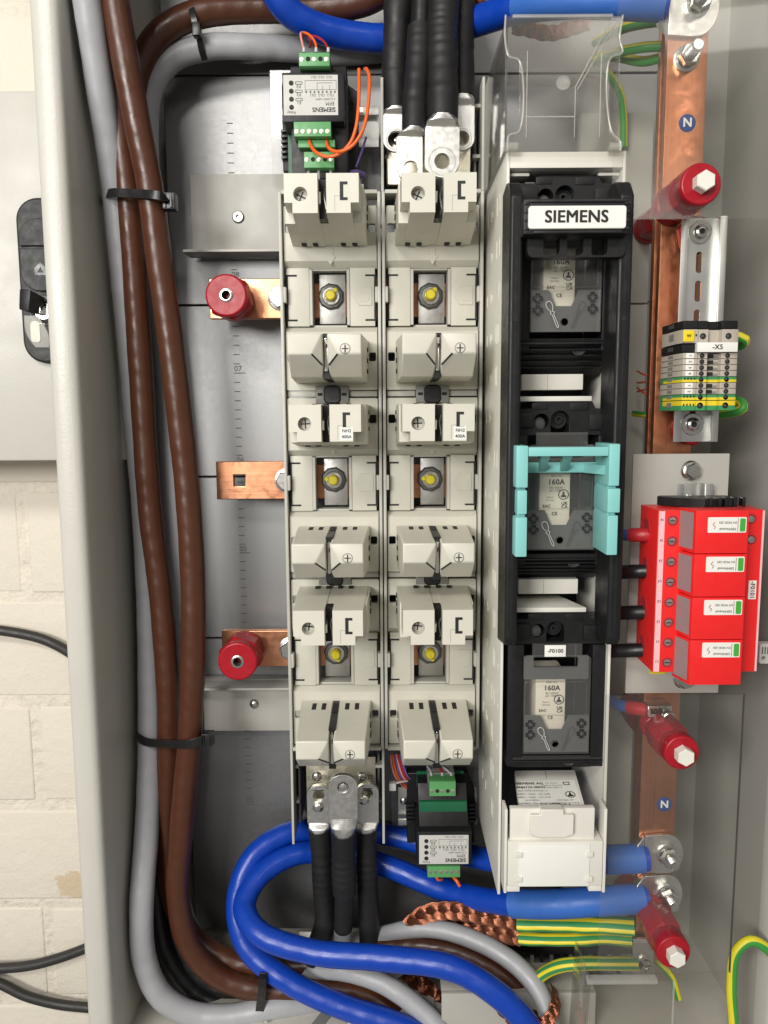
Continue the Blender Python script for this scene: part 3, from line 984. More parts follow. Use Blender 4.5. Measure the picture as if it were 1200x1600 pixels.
def v_cap(par, zo):
    """lower contact cover: bevelled nose with a V shaped notch."""
    zft, zfm = zo + rel(850, Y_CAP), zo + rel(880, Y_CAP)
    zbt = zft + 3.0
    zfb = zo + rel(903, Y_CAP + 25)
    zbb = zfb - 2.0
    ym = Y_PL - 0.5
    lobes = []
    for s in (-1, 1):
        q = [(XS + s * 36.5, ym, zbt), (XS + s * 3.2, ym, zbt), (XS + s * 36.0, ym, zbb), (XS + s * 3.2, ym, zbb),
             (XS + s * 32.3, Y_CAP, zft), (XS + s * 2.2, Y_CAP, zft), (XS + s * 32.3, Y_CAP, zfm), (XS + s * 11.5, Y_CAP, zfm),
             (XS + s * 32.3, Y_CAP + 26, zfb), (XS + s * 3.4, Y_CAP + 26, zfb), (XS + s * 2.2, Y_CAP + 12, zfm + (zfb - zfm) * 12 / 26)]
        lobes.append(q)
    cv = hull_part('contact_cover', lobes, 'beige_plastic', par, bev=1.2)
    obj('slot_bottom', MB().box(XS - 3.3, XS + 3.3, Y_CAP + 23, ym, zbb + 0.5, zbt - 0.6), 'black_plastic', cv)
    for s in (-1, 1):
        obj('notch_edge', MB().tube([(XS + s * 11.3, Y_CAP + 0.3, zfm), (XS + s * 3.0, Y_CAP + 12, zfm + (zfb - zfm) * 12 / 26)], 0.75, 6), 'dark_void', cv)
    obj('contact_spring', MB().tube([(XS, Y_CAP + 24, zft - 1), (XS + 0.5, Y_CAP + 20, (zft + zfm) / 2), (XS - 0.5, Y_CAP + 24, zfm - 2)], 0.8, 8), 'steel_dark', cv)
    obj('contact_blade', MB().box(XS - 1.6, XS + 1.6, Y_CAP + 20, Y_CAP + 26, zfb + 5, zft - 2, 0.4), 'silver', cv)
    hx, hz = XS + 18, zfm + 4.5
    obj('screw', MB().lathe((hx, Y_CAP + 0.4, hz), (0, -1, 0), [(4.7, 0), (4.7, 0.6), (4.1, 0.7), (3.9, 0.35), (0.1, 0.35)], 22, cap=False), 'mid_grey', cv)
    mb = MB()
    mb.box(hx - 0.5, hx + 0.5, Y_CAP - 0.35, Y_CAP + 0.1, hz - 3.3, hz + 3.3)
    mb.box(hx - 3.0, hx - 0.5, Y_CAP - 0.33, Y_CAP + 0.1, hz - 0.4, hz + 0.4)
    mb.box(hx + 0.5, hx + 3.0, Y_CAP - 0.33, Y_CAP + 0.1, hz - 0.4, hz + 0.4)
    obj('screw_cross', mb, 'ink', cv)
    for x in (-22, -12, 12, 22):  # dark blocks in place of shaded vent openings
        obj('vent_slot', MB().hexa([(XS + x - 2.2, 752, zbt - 1.6), (XS + x + 2.2, 752, zbt - 1.6), (XS + x + 2.2, 752, zbt - 0.7), (XS + x - 2.2, 752, zbt - 0.7),
                                    (XS + x - 2.2, 768, zbt - 1.0), (XS + x + 2.2, 768, zbt - 1.0), (XS + x + 2.2, 768, zbt + 0.0), (XS + x - 2.2, 768, zbt + 0.0)]), 'dark_void', cv)
    obj('center_slot', MB().box(XS - 2.6, XS + 2.6, 745, 768, zbt - 1.2, zbt + 0.2), 'dark_void', cv)
    for z in (0.25, 0.5, 0.75):
        for s in (-1, 1):
            x, zz = XS + s * 35.6, zbb + (zbt - zbb) * z
            obj('vent_slot', MB().box(x - 0.9, x + 0.9, 757, 766, zz - 2, zz + 2), 'dark_void', cv)
    return cv


def module(par, zo, k):
    up1, up0 = zo + rel(622, Y_PL), zo + rel(713, Y_PL)
    wn1, wn0 = zo + rel(716, Y_PL + 4), zo + rel(795, Y_PL + 4)
    lo1, lo0 = zo + rel(800, Y_PL), zo + rel(894, Y_PL)
    cz = zo + rel(655, Y_PL)
    # upper plate with lug holes and a bevelled foot
    def plate(z0, z1, zh):
        hol = [rr(XS + s * 40.5 - 3.4, XS + s * 40.5 + 3.4, zh - 4.2, zh + 4.2, 1.2, 2) for s in (-1, 1)]
        return MB().prism(rr(XS - 45.5, XS + 45.5, z0, z1, 1.5, 2), 'y', Y_PL, Y_PL + 7, holes=hol)
    p = obj('cover_plate', plate(up0 + 6, up1, cz), 'beige_plate', par, bev=0.7)
    obj('plate_foot', MB().hexa([(XS - 45.5, Y_PL + 0.1, up0 + 6.2), (XS + 45.5, Y_PL + 0.1, up0 + 6.2), (XS + 45.5, Y_PL + 0.1, up0 + 6.6), (XS - 45.5, Y_PL + 0.1, up0 + 6.6),
                                  (XS - 45.5, Y_PL + 8, up0), (XS + 45.5, Y_PL + 8, up0), (XS + 45.5, Y_PL + 8, up0 + 6.6), (XS - 45.5, Y_PL + 8, up0 + 6.6)]), 'beige_plate', p)
    za = up0 + 8
    obj('raised_arrow', MB().prism([(XS - 3, za + 10), (XS - 3, za + 3), (XS - 6, za + 3), (XS, za - 6), (XS + 6, za + 3), (XS + 3, za + 3), (XS + 3, za + 10)], 'y', Y_PL - 0.7, Y_PL + 0.2), 'beige_plate', p, bev=0.3)
    q = obj('cover_plate', plate(lo0, lo1 - 5, zo + rel(845, Y_PL)), 'beige_plate', par, bev=0.7)
    obj('plate_foot', MB().hexa([(XS - 45.5, Y_PL + 0.1, lo1 - 5.6), (XS + 45.5, Y_PL + 0.1, lo1 - 5.6), (XS + 45.5, Y_PL + 0.1, lo1 - 5.2), (XS - 45.5, Y_PL + 0.1, lo1 - 5.2),
                                  (XS - 45.5, Y_PL + 8, lo1 - 5.6), (XS + 45.5, Y_PL + 8, lo1 - 5.6), (XS + 45.5, Y_PL + 8, lo1), (XS - 45.5, Y_PL + 8, lo1)]), 'beige_plate', q)
    c_cap(par, zo + (9.0 if k == 0 else 0.0), k == 1)
    v_cap(par, zo)
    # window between the covers
    w0, w1 = XS - 18.5, XS + 15.5
    lp = obj('side_panel', MB().box(XS - 43.4, w0 - 3.2, Y_PL + 4, Y_PL + 9, wn0 - 2, wn1 + 2.5, 0.5), 'beige_plate', par)
    rp = obj('side_panel', MB().box(w1 + 3.2, XS + 43.4, Y_PL + 4, Y_PL + 9, wn0 - 2, wn1 + 2.5, 0.5), 'beige_plate', par)
    tx, tz = (w1 + XS + 41) / 2 + 4, (wn0 + wn1) / 2 + 1
    hexp = [(tx - 11, tz), (tx - 5, tz + 9), (tx + 8, tz + 9), (tx + 8, tz - 9), (tx - 5, tz - 9)]
    obj('raised_tag', MB().prism(hexp, 'y', Y_PL + 3.2, Y_PL + 4.2), 'beige_plate', rp, bev=0.35)
    obj('raised_padlock', MB().prism(rr(tx - 3, tx + 5, tz - 5, tz + 2, 0.6, 1), 'y', Y_PL + 2.8, Y_PL + 3.4), 'beige_plate', rp)
    wf = MB()
    wf.box(w0 - 3.0, w0, Y_PL + 3.2, Y_PL + 30, wn0 - 1, wn1 + 1)
    wf.box(w1, w1 + 3.0, Y_PL + 3.2, Y_PL + 30, wn0 - 1, wn1 + 1)
    wf.box(w0, w1, Y_PL + 9, Y_PL + 30, wn0 - 3, wn0 - 0.6)
    wf.box(w0, w1, Y_PL + 9, Y_PL + 30, wn1 + 0.6, wn1 + 3)
    obj('window_frame', wf, 'frame_grey', par, bev=0.4)
    # dark hooked slots at the rails
    for s in (-1, 1):
        x = XS + s * 43.8
        a, b = wn0 + 3, wn1 - 4
        sl = MB()
        sl.prism([(x - 0.9 * s, a), (x - s * 10, a), (x - s * 10, a + 1.6), (x - s * 1.2 , a + 1.6), (x - s * 1.2, b - 1.6), (x - s * 10, b - 1.6), (x - s * 10, b), (x - 0.9 * s + s * 1.9, b), (x - 0.9 * s + s * 1.9, a)], 'y', Y_PL + 3.4, Y_PL + 8)
        obj('hook_slot', sl, 'dark_void', par)
        obj('rail_clip', MB().box(XS + s * 45.2 - 1.6, XS + s * 45.2 + 1.6, Y_RIM + 1, Y_RIM + 12, tz - 7, tz + 8, 0.8), 'frame_grey', par)
    # terminal inside the window
    tp = obj('terminal_plate', MB().box(XS - 13 + (k % 2) * 2, XS + 13.5, 797, 801, zo - 27, zo + 22, 0.8), 'terminal_metal', par)
    obj('terminal_wall', MB().box(w0, w1, 802, 804.5, wn1 - 8, wn1 + 2), 'dark_grey', par)
    bx = XS - 1
    obj('spring_washer', MB().lathe((bx, 797, zo), (0, -1, 0), [(13.4, 0), (13.2, 2.4), (11.6, 3.6), (7, 4)], 9, rot=k), 'washer_dark', par, ang=20)
    nt_ = obj('terminal_nut', MB().lathe((bx, 793.4, zo), (0, -1, 0), [(9.0, 0), (9.0, 2.0), (8.2, 2.8), (6.8, 2.8), (6.6, 1.6), (5.6, 1.6)], 26), 'silver', par)
    obj('painted_stud', MB().lathe((bx, 791.0, zo), (0, -1, 0), [(5.6, 0), (5.2, 5.5), (4.0, 7.0), (0.1, 7.2)], 18), 'yellow_paint', nt_)
    a = 0.9 + k * 2.1
    obj('paint_dab', MB().lathe((bx + 7 * math.cos(a), 790.2, zo + 7 * math.sin(a)), (0, -1, 0), [(2.4, 0), (1.9, 0.5)], 10), 'yellow_paint', nt_)
    # joint towards the next module
    if k < 2:
        gz = (lo0 + zo - PITCHZ + rel(622, Y_PL)) / 2
        lt = obj('center_latch', MB().box(XS - 16.5, XS + 16.5, Y_PL - 3, Y_PL + 12, gz - 9, gz + 8, 0.8), 'mid_grey', par)
        obj('latch_knob', MB().prism(rr(XS - 8.5, XS + 8.5, gz - 9.5, gz + 8.5, 5, 4), 'y', Y_PL - 5, Y_PL - 2), 'black_satin', lt, bev=1.2)
        for s in (-1, 1):
            obj('latch_slit', MB().box(XS + s * 12 - 2.4, XS + s * 12 + 2.4, Y_PL - 3.3, Y_PL - 2.8, gz - 1.6, gz + 1.2), 'dark_void', lt)
            obj('joint_strip', MB().box(XS + s * 31 - 14, XS + s * 31 + 14, Y_PL + 3, Y_PL + 9, gz - 2.4, gz + 3.2, 0.6), 'frame_grey', par)


def strip_body(label):
    z0, z1 = zq(1171, Y_RIM), zq(299, Y_RIM)
    t = thing('fuse_strip', label, 'fuse strip', (XS, YBAR, z0), 'beige fuse strips')
    for s in (-1, 1):
        rail = obj('side_rail', MB().box(XS + s * 47.9 - 1.5, XS + s * 47.9 + 1.5, Y_RIM, YBAR - 2, z0, z1, 0.7), 'frame_grey', t)
        for i in range(9):
            zz = z0 + (z1 - z0) * (i + 0.5) / 9
            obj('rail_pin', MB().lathe((XS + s * 49.4, Y_RIM + 6, zz), (s, 0, 0), [(2, 0), (1.6, 0.5)], 8), 'dark_void', rail)
    for z in (z0, z1):
        obj('end_rail', MB().box(XS - 46.4, XS + 46.4, Y_RIM + 0.4, YBAR - 10, z - 1.8, z + 1.8, 0.6), 'frame_grey', t)
    obj('rear_wall', MB().box(XS - 46.3, XS + 46.3, YBAR - 1.2, YBAR - 0.3, z0 + 2, z1 - 2), 'dark_void', t)
    for k in range(3):
        module(t, ZM + (1 - k) * PITCHZ, k)
    return t


# the rear wall would hide the bars in the windows: cut it into strips beside the bars
strip_a = strip_body('left one of the two beige fuse strips, cable lugs at its foot')
bpy.data.objects.remove([o for o in strip_a.children if o.name.startswith('rear_wall')][0])
strip_b = copy_tree(strip_a)
strip_b.location.x += 0.100
strip_b['label'] = 'right one of the two beige fuse strips, cable lugs above it'


def shift(v, dx):
    return (v[0] + dx, v[1], v[2])


def guards(par, X0, za, zb, up):
    """side guard plates that run past the end of a strip beside the cable lugs."""
    for s in (-1, 1):
        x = X0 + s * 48.5
        g = obj('side_guard', MB().box(x - 1.3, x + 1.3, Y_RIM + 4, 850, min(za, zb), max(za, zb), 0.5), 'frame_grey', par)
        for t in ((0.35, 0.8) if up else (0.25, 0.62)):
            z = za + (zb - za) * t
            obj('guard_rib', MB().box(x - s * 7 - 1.5, x - s * 1.2 + 1.0 * (s < 0), Y_RIM + 18, Y_RIM + 30, z - 1.6, z + 1.6), 'frame_grey', g)
        obj('guard_channel', MB().box(x - s * 5.2 - 1.2, x - s * 5.2 + 1.2, Y_RIM + 26, 846, min(za, zb) + 12, max(za, zb) - 18, 0.4), 'mid_grey', g)


guards(strip_a, XS, zq(1172, Y_RIM), zq(1322, Y_RIM), False)
guards(strip_b, XS + 100, zq(299, Y_RIM) + 1, zq(118, Y_RIM), True)

# ================================================================== black fuse switch disconnector
YU = 655.0
ux0, ux1 = W(787, 650, YU).x, W(966, 650, YU).x
zu1, zu0 = W(870, 236, YU).z, W(865, 1397, YU).z
fs = thing('fuse_switch', 'tall black and white fuse switch with a white name plate on its handle', 'fuse switch', ((ux0 + ux1) / 2, 800, zu0))
rs = random.Random(11)
for s, x in ((-1, ux0), (1, ux1 - 2.4)):
    w = obj('side_wall', MB().box(x, x + 2.4, YU, 800, zu0 + (0 if s < 0 else 2), zu1, 0.5), 'white_plastic', fs)
    if s < 0:
        z = zu1 - 30
        while z > zu0 + 30:
            for yy, hh in ((668, 4), (690, 15), (698, 17), (706, 15), (733, 5), (741, 9), (764, 10)):
                if rs.random() < 0.72:
                    obj('vent_slot', MB().box(x - 0.25, x + 0.2, yy, yy + 2.6, z - hh / 2, z + hh / 2), 'nylon', w)
            z -= 37
hz0, hz1 = W(880, 262, YU).z, W(880, 236, YU).z
obj('top_header', MB().box(ux0 + 2.5, ux1 - 2.5, YU + 0.3, YU + 40, hz0, hz1 - 0.3, 0.8), 'white_plastic', fs)
obj('header_ledge', MB().box(ux0 + 2.5, ux0 + 20, YU + 8, YU + 30, W(880, 270, YU + 8).z, hz0 - 4, 0.6), 'white_plastic', fs)
obj('header_ledge', MB().box(ux1 - 20, ux1 - 2.5, YU + 8, YU + 30, W(880, 270, YU + 8).z, hz0 - 4, 0.6), 'white_plastic', fs)
obj('rear_wall', MB().box(ux0 + 2.5, ux1 - 2.5, 770, 773, zu0 + 5, zu1 - 5), 'black_plastic', fs)

zhi, zlo = W(880, 273, 630).z, W(880, 1008, 630).z
for x0, x1 in ((W(792, 640, 630).x, W(812, 640, 630).x), (W(957, 640, 630).x, W(979, 640, 630).x)):
    b = obj('handle_arm', MB().prism([(626, zlo + 6), (630, zlo), (668, zlo - 6), (668, zhi - 4), (650, zhi), (636, zhi - 4), (626, zhi - 16)], 'x', x0, x1), 'black_plastic', fs, bev=2.2)
    obj('arm_groove', MB().box((x0 + x1) / 2 - 1.0, (x0 + x1) / 2 + 1.0, 625.6, 627, zlo + 14, zhi - 30), 'black_satin', b)
    obj('arm_pin', MB().lathe(((x0 + x1) / 2, 626, W(960, 499, 630).z), (0, -1, 0), [(2.3, 0), (2.0, 0.8)], 12), 'dark_void', b)
# handle
h0, h1, hb, ht = R(818, 309, 985, 366, 610)
hd = obj('handle', MB().box(h0, h1, 610, 634, hb, ht, 2.5), 'black_plastic', fs)
wz0, wz1 = W(890, 402, 622).z, hb + 1
g0, g1 = W(824, 385, 622).x, W(977, 385, 622).x
hol = []
for px in (862, 899, 937):
    c = W(px, 384, 622)
    hol.append(rr(c.x - 6.4, c.x + 6.4, c.z - 7.2, c.z + 7.2, (2.5, 4, 2, 2), 3))
obj('handle_grip', MB().prism(rr(g0, g1, wz0, wz1, (5, 5, 0, 0), 3), 'y', 622, 634, holes=hol), 'black_plastic', fs, bev=1.0)
for i in range(4):
    z = hb + 4 + i * (ht - hb - 8) / 3
    for x in (h0 + 2.6, h1 - 2.6):
        obj('grip_rib', MB().box(x - 2, x + 2, 609.2, 611, z - 1.0, z + 1.0, 0.4), 'black_satin', hd)
obj('handle_rim', MB().box(h0 + 2, h1 - 2, 608.8, 611, ht - 3.4, ht - 1.4, 0.5), 'black_satin', hd)
obj('handle_rim', MB().box(h0 + 8, h1 - 6, 609.0, 611, hb + 0.6, hb + 2.6, 0.5), 'black_satin', hd)
p0, p1, pz0, pz1 = R(826, 321, 979, 357, 607)
np_ = obj('name_plate', MB().prism(rr(p0, p1, pz0, pz1, 2.2, 4), 'y', 607, 610.5), 'paper', hd, bev=0.6)
text('SIEMENS', 12.6, ((p0 + p1) / 2 - 0.8, 606.7, (pz0 + pz1) / 2), 'ink', hd, bold=0.028, sx=1.0)

YC = 656.0
ref = lambda px, py, Y=YC: W(px, py, Y)


def cover(k):
    dz = 185.0 * (2 - k)
    def q(x0, y0, x1, y1, Y=YC):
        a = R(x0, y0, x1, y1, Y)
        return a[0], a[1], a[2] + dz, a[3] + dz
    hx0, hx1, hz0, hz1 = q(800, 957, 946, 1006, 664)
    cp = obj('fuse_cover', MB(), 'black_plastic', fs) if False else None
    ca, cb = W(840, 986, 664), W(868, 984, 664)
    ca.z += dz; cb.z += dz
    # head of the cover
    poly = [(hx0, hz0), (hx1, hz0), (hx1, hz1 - 6), (hx1 - 14, hz1 - 6), (hx1 - 17, hz1), (hx0 + 17, hz1), (hx0 + 14, hz1 - 6), (hx0, hz1 - 6)]
    arch = [(cb.x - 8, hz0 + 2)] + [(cb.x + 8 * math.cos(a), cb.z + 8 * math.sin(a)) for a in [PI - i * PI / 10 for i in range(11)]] + [(cb.x + 8, hz0 + 2)]
    cp = obj('fuse_cover', MB().prism(poly, 'y', 664, 690, holes=[circ(ca.x, ca.z, 6.6, 22), arch]), 'black_plastic', fs, bev=0.8)
    obj('cover_screw', MB().lathe((ca.x - 1, 674, ca.z - 2), (0, -1, 0), [(6.2, 0), (5.6, 2.5), (3, 3.2)], 20), 'dark_grey', cp)
    obj('lock_socket', MB().lathe((cb.x, 676, cb.z), (0, -1, 0), [(7.8, 0), (7.5, 3), (3.6, 3), (3.4, 6), (2.0, 6), (2.0, 1), (0.1, 1)], 20, cap=False), 'black_satin', cp)
    for (a, b, c_, d) in ((802, 975, 828, 996), (912, 977, 942, 999), (826, 960, 850, 970), (884, 960, 912, 971)):
        e = q(a, b, c_, d, 662)
        obj('cover_block', MB().box(e[0], e[1], 661 if d > 980 else 663.2, 666, e[2], e[3], 0.6), 'black_plastic', cp)
    # side cheeks and lower ribbed block
    for (a, b) in ((792, 817), (923, 946)):
        e = q(a, 1006, b, 1196, 664)
        obj('cover_cheek', MB().box(e[0], e[1], 662, 720, e[2], e[3] - 0.3, 0.8), 'black_plastic', cp)
    e = q(800, 1178, 940, 1202, 666)
    rb = obj('ribbed_block', MB().hexa([(e[0], 661, e[3] - 3), (e[1], 661, e[3] - 3), (e[1], 663, e[3]), (e[0], 663, e[3]),
                                         (e[0] + 4, 700, e[2] - 14), (e[1] - 4, 700, e[2] - 14), (e[1] - 4, 720, e[3]), (e[0] + 4, 720, e[3])]), 'black_plastic', cp)
    for i in range(5):
        t = i / 5
        obj('rib', MB().box(e[0] + 1 + 3 * t, e[1] - 1 - 3 * t, 661 + 36 * t - 1.2, 661 + 36 * t + 3, e[3] - 5.0 - (e[3] - e[2] + 8) * t, e[3] - 3.6 - (e[3] - e[2] + 8) * t, 0.3), 'black_satin', cp)
    cc = W(893, 1183, 662)
    obj('round_knob', MB().lathe((cc.x, 672, cc.z + dz - 6), (0, -0.94, -0.33), [(6, 0), (6, 2.5), (5, 3.2), (4, 1.5), (0.1, 1.5)], 20, cap=False), 'dark_grey', cp)
    # clear sight cover
    o0, o1, oz0, oz1 = q(818, 1024, 922, 1178, YC)
    t0, t1, tz0, tz1 = q(832, 1006, 910, 1024, YC)
    s0, s1, sz0, sz1 = q(834, 1027, 904, 1043, YC)
    out = [(o0, oz0), (o1, oz0), (o1, oz1 - 3), (o1 - 3, oz1), (t1, oz1), (t1, tz1), (t0, tz1), (t0, oz1), (o0 + 3, oz1), (o0, oz1 - 3)]
    c1 = W(868, 1164, YC); c1.z += dz
    obj('sight_cover', MB().prism(out, 'y', YC, YC + 1.6, holes=[rr(s0, s1, sz0, sz1, 1, 2), circ(c1.x, c1.z, 3.0, 16)]), 'clear_window', cp)
    b0, b1, bz0, bz1 = q(819, 1064, 917, 1118, YC)
    f = MB()
    f.prism(rr(b0, b1, bz0, bz1, 3, 3), 'y', YC - 1.4, YC - 0.2, holes=[rr(b0 + 0.9, b1 - 0.9, bz0 + 0.9, bz1 - 0.9, 2.2, 3)])
    obj('sight_frame', f, 'clear_cover', cp)
    e = q(820, 1120, 921, 1177, YC)
    m0 = q(849, 1118, 886, 1142, YC)
    # smoked mask around the trapezoid of the sight window
    obj('sight_mask', MB().prism([(e[0], e[2]), (e[1], e[2]), (e[1], e[3]), (m0[1] + 2, e[3]), (m0[1] - 4, m0[2]), (m0[0] + 4, m0[2]), (m0[0] - 2, e[3]), (e[0], e[3])], 'y', YC + 3, YC + 4,
        holes=[circ(c1.x, c1.z, 3.4, 14)]), 'dark_grey', cp)
    e2 = q(819, 1026, 921, 1063, YC)
    obj('sight_mask', MB().prism(rr(e2[0], e2[1], e2[2], e2[3], 1, 1), 'y', YC + 3, YC + 4, holes=[rr(s0, s1, sz0, sz1, 1, 2)]), 'dark_grey', cp)
    for (a, b) in ((828, 1132), (828, 1148), (908, 1130), (908, 1146)):
        c2 = W(a, b, YC); c2.z += dz
        mb = MB()
        r1, r2 = 4.4, 1.8
        pts = []
        for i in range(4):
            a0 = i * PI / 2
            for da, rad in ((-0.42, r1), (0.42, r1), (PI / 4, r2 * 1.25)):
                pts.append((c2.x + rad * math.cos(a0 + da), c2.z + rad * math.sin(a0 + da)))
        ins = [(c2.x + (p[0] - c2.x) * 0.62, c2.z + (p[1] - c2.z) * 0.62) for p in pts]
        obj('cross_hole', mb.prism(pts, 'y', YC - 0.9, YC - 0.1, holes=[ins]), 'ink', cp)
    # engraved screwdriver
    a, b = W(843, 1137, YC), W(858, 1172, YC)
    a.z += dz; b.z += dz
    a.y = b.y = YC - 0.5
    d = (b - a).normalized(); n = Vector((-d.z, 0, d.x))
    L = (b - a).length
    loop = [a + d * (L * t) + n * w for t, w in ((0, 1.4), (0.12, 2.6), (0.3, 1.7), (0.38, 0.6), (0.42, 1.8), (0.45, 1.6), (0.47, 0.9), (0.97, 0.7), (1, 0), (0.97, -0.7), (0.47, -0.9), (0.45, -1.6), (0.42, -1.8), (0.38, -0.6), (0.3, -1.7), (0.12, -2.6), (0, -1.4), (0, 1.4))]
    obj('screwdriver_mark', MB().tube(loop, 0.32, 6, step=2), 'label_grey', cp)
    a2 = [Vector((2 * c1.x - p.x, p.y, p.z)) for p in loop]
    obj('screwdriver_mark', MB().tube(a2, 0.22, 6, step=2), 'dark_grey', cp)
    # white label strip and shelf under the cover
    if k < 2:
        dd = 185.0 * (1 - k)
        e = R(810, 905, 903, 928, 690)
        wl = obj('label_strip', MB().box(e[0], e[1], 690, 712, e[2] + dd, e[3] + dd, 0.6), 'white_plastic', cp)
        xm = e[0] + (e[1] - e[0]) * 0.42
        obj('strip_joint', MB().box(xm, xm + 0.3, 689.9, 690.3, e[2] + dd + 0.5, e[3] + dd - 0.5), 'mid_grey', wl)
        e = R(803, 952, 916, 955, 664)
        obj('white_shelf', MB().hexa([(e[0] + 2, 664, e[2] + dd - 1), (e[1], 664, e[2] + dd - 1), (e[1], 664, e[3] + dd + 1.5), (e[0] + 2, 664, e[3] + dd + 1.5),
                                       (e[0] + 2, 712, e[2] + dd - 1), (e[1] - 14, 712, e[2] + dd - 1), (e[1] - 14, 712, e[3] + dd + 1.5), (e[0] + 2, 712, e[3] + dd + 1.5)], 0.6), 'white_plastic', cp)
    # the fuse link behind the sight window is a thing of its own
    f0, f1, fz0, fz1 = q(836, 1050, 884, 1142, 664)
    fl = thing('fuse_link', ['pale ceramic fuse link behind the top sight window marked 160A', 'pale ceramic fuse link framed by the turquoise shroud, marked 160A', 'pale ceramic fuse link behind the bottom sight window marked 160A'][k], 'fuse', ((f0 + f1) / 2, 700, fz0), 'fuse links in the fuse switch')
    obj('fuse_body', MB().box(f0, f1, 664, 700, fz0, fz1, 3), 'ceramic', fl)
    mx, Yt = (f0 + f1) / 2 + 1, 663.6
    zt = lambda py: W(860, py, 664).z + dz
    text('160A', 6.6, (mx, Yt, zt(1075)), 'ink', fl, bold=0.02)
    for py, s in ((1060, '3NA3 836'), (1066, '500V AC'), (1083, 'IEC 60269'), (1087, 'gG 120kA')):
        text(s, 2.5, (mx, Yt, zt(py)), 'ink_grey', fl, sx=1.1)
    for py, s in ((1097, 'Made in'), (1101, 'Germany')):
        text(s, 2.0, (mx - 5, Yt, zt(py)), 'ink_grey', fl)
    cm = (mx + 6.5, zt(1093))
    obj('approval_mark', MB().prism(circ(cm[0], cm[1], 4.6, 20), 'y', Yt - 0.1, Yt + 0.2, holes=[circ(cm[0], cm[1], 3.9, 20)]), 'ink', fl)
    obj('approval_mark', MB().prism([(cm[0] - 2.2, cm[1] - 2.4), (cm[0] + 2.2, cm[1] - 2.4), (cm[0] + 2.2, cm[1] - 0.8), (cm[0] + 1, cm[1] - 0.4), (cm[0] + 0.6, cm[1] + 2.6), (cm[0] - 0.6, cm[1] + 2.6), (cm[0] - 1, cm[1] - 0.4), (cm[0] - 2.2, cm[1] - 0.8)], 'y', Yt - 0.1, Yt + 0.2), 'ink', fl)
    text('UK', 4.0, (mx + 7.5, Yt, zt(1106)), 'ink', fl, bold=0.02)
    text('CA', 4.0, (mx + 7.5, Yt, zt(1111)), 'ink', fl, bold=0.02)
    text('EAC', 3.6, (mx - 8, Yt, zt(1110)), 'ink', fl, bold=0.02)
    text('CE', 4.0, (mx - 1, Yt, zt(1121)), 'ink', fl, bold=0.02)
    return cp


covers = [cover(k) for k in range(3)]
# device tag on the third cover
e = R(851, 1008, 884, 1026, YC - 1)
obj('device_tag', MB().box(e[0], e[1], YC - 1.4, YC - 0.4, e[2], e[3], 0.2), 'paper', covers[2])
text('-F0100', 4.9, ((e[0] + e[1]) / 2, YC - 1.7, (e[2] + e[3]) / 2), 'ink', covers[2], bold=0.015)

# type label on its slanted white plate
ta, tb, tc_, td = W(804, 1204, 705), W(898, 1203, 705), W(915, 1263, 648), W(812, 1264, 648)
lb = obj('label_plate', MB().hexa([tuple(v) for v in (td, tc_, tb, ta)] + [(v.x, v.y + 3, v.z - 6) for v in (td, tc_, tb, ta)], 0.6), 'white_plastic', fs)
ex, ez = (tb - ta), (td - ta)


def on_plate(u, v):
    p = ta.lerp(tb, u).lerp(td.lerp(tc_, u), v)
    nrm = ex.cross(ez).normalized()
    if nrm.y > 0:
        nrm = -nrm
    return p + nrm * 0.35


pl = [on_plate(u, v) for u, v in ((0.06, 0.30), (0.95, 0.28), (0.96, 0.97), (0.06, 0.97))]
obj('type_label', MB().hexa([tuple(p) for p in pl] + [tuple(p + Vector((0, 0.2, -0.2))) for p in pl]), 'paper', lb)
obj('strip_joint', MB().hexa([tuple(on_plate(u, v)) for u, v in ((0.5, 0.02), (0.506, 0.02), (0.506, 0.24), (0.5, 0.24))] + [tuple(on_plate(u, v) + Vector((0, 0.3, -0.3))) for u, v in ((0.5, 0.02), (0.506, 0.02), (0.506, 0.24), (0.5, 0.24))]), 'mid_grey', lb)
tl = math.atan2(-(td.z - ta.z), -(td.y - ta.y))
tilt = -(math.atan2(ta.y - td.y, ta.z - td.z))
for u, v, s, sz, bo in ((0.21, 0.37, 'SIEMENS AG', 4.6, 0.02), (0.22, 0.47, '3NJ4123-3BF01', 4.2, 0.012), (0.24, 0.56, '3LD-TYPE 3HA3361-2', 3.0, 0), (0.25, 0.645, '500V - 160A - AC-22B', 3.2, 0),
                        (0.25, 0.725, '690V - 160A - AC-21B', 3.2, 0), (0.22, 0.80, 'Ui=1000V~', 3.0, 0), (0.28, 0.875, 'Icc=50kA  Max. Power 12W', 3.0, 0),
                        (0.56, 0.36, 'AC Switch', 2.6, 0), (0.57, 0.42, 'Made in Germany', 2.6, 0), (0.57, 0.48, 'IEC/EN 60947-3', 2.6, 0), (0.72, 0.80, 'VDE 0660-107', 2.6, 0), (0.75, 0.87, 'Type test cert 33/36', 2.6, 0),
                        (0.22, 0.945, 'CMC  Made in 6', 2.6, 0), (0.42, 0.93, 'EAC', 6.2, 0.02), (0.56, 0.93, 'CE', 7.2, 0.02), (0.68, 0.93, 'UKCA', 5.0, 0.015), (0.86, 0.94, '8101 020-04', 2.8, 0)):
    p = on_plate(u, v)
    p = p + Vector((0, -0.25, 0.15))
    text(s, sz, p, 'ink' if bo else 'ink_grey', lb, bold=bo, tilt=tilt)
p = on_plate(0.82, 0.66) + Vector((0, -0.25, 0.15))
M4 = Matrix.Translation(p) @ Matrix.Rotation(tilt, 4, 'X')
mb = MB().prism(circ(0, 0, 4.6, 22), 'y', -0.1, 0.1, holes=[circ(0, 0, 3.9, 22)])
obj('approval_mark', mb.xf(M4), 'ink', lb)
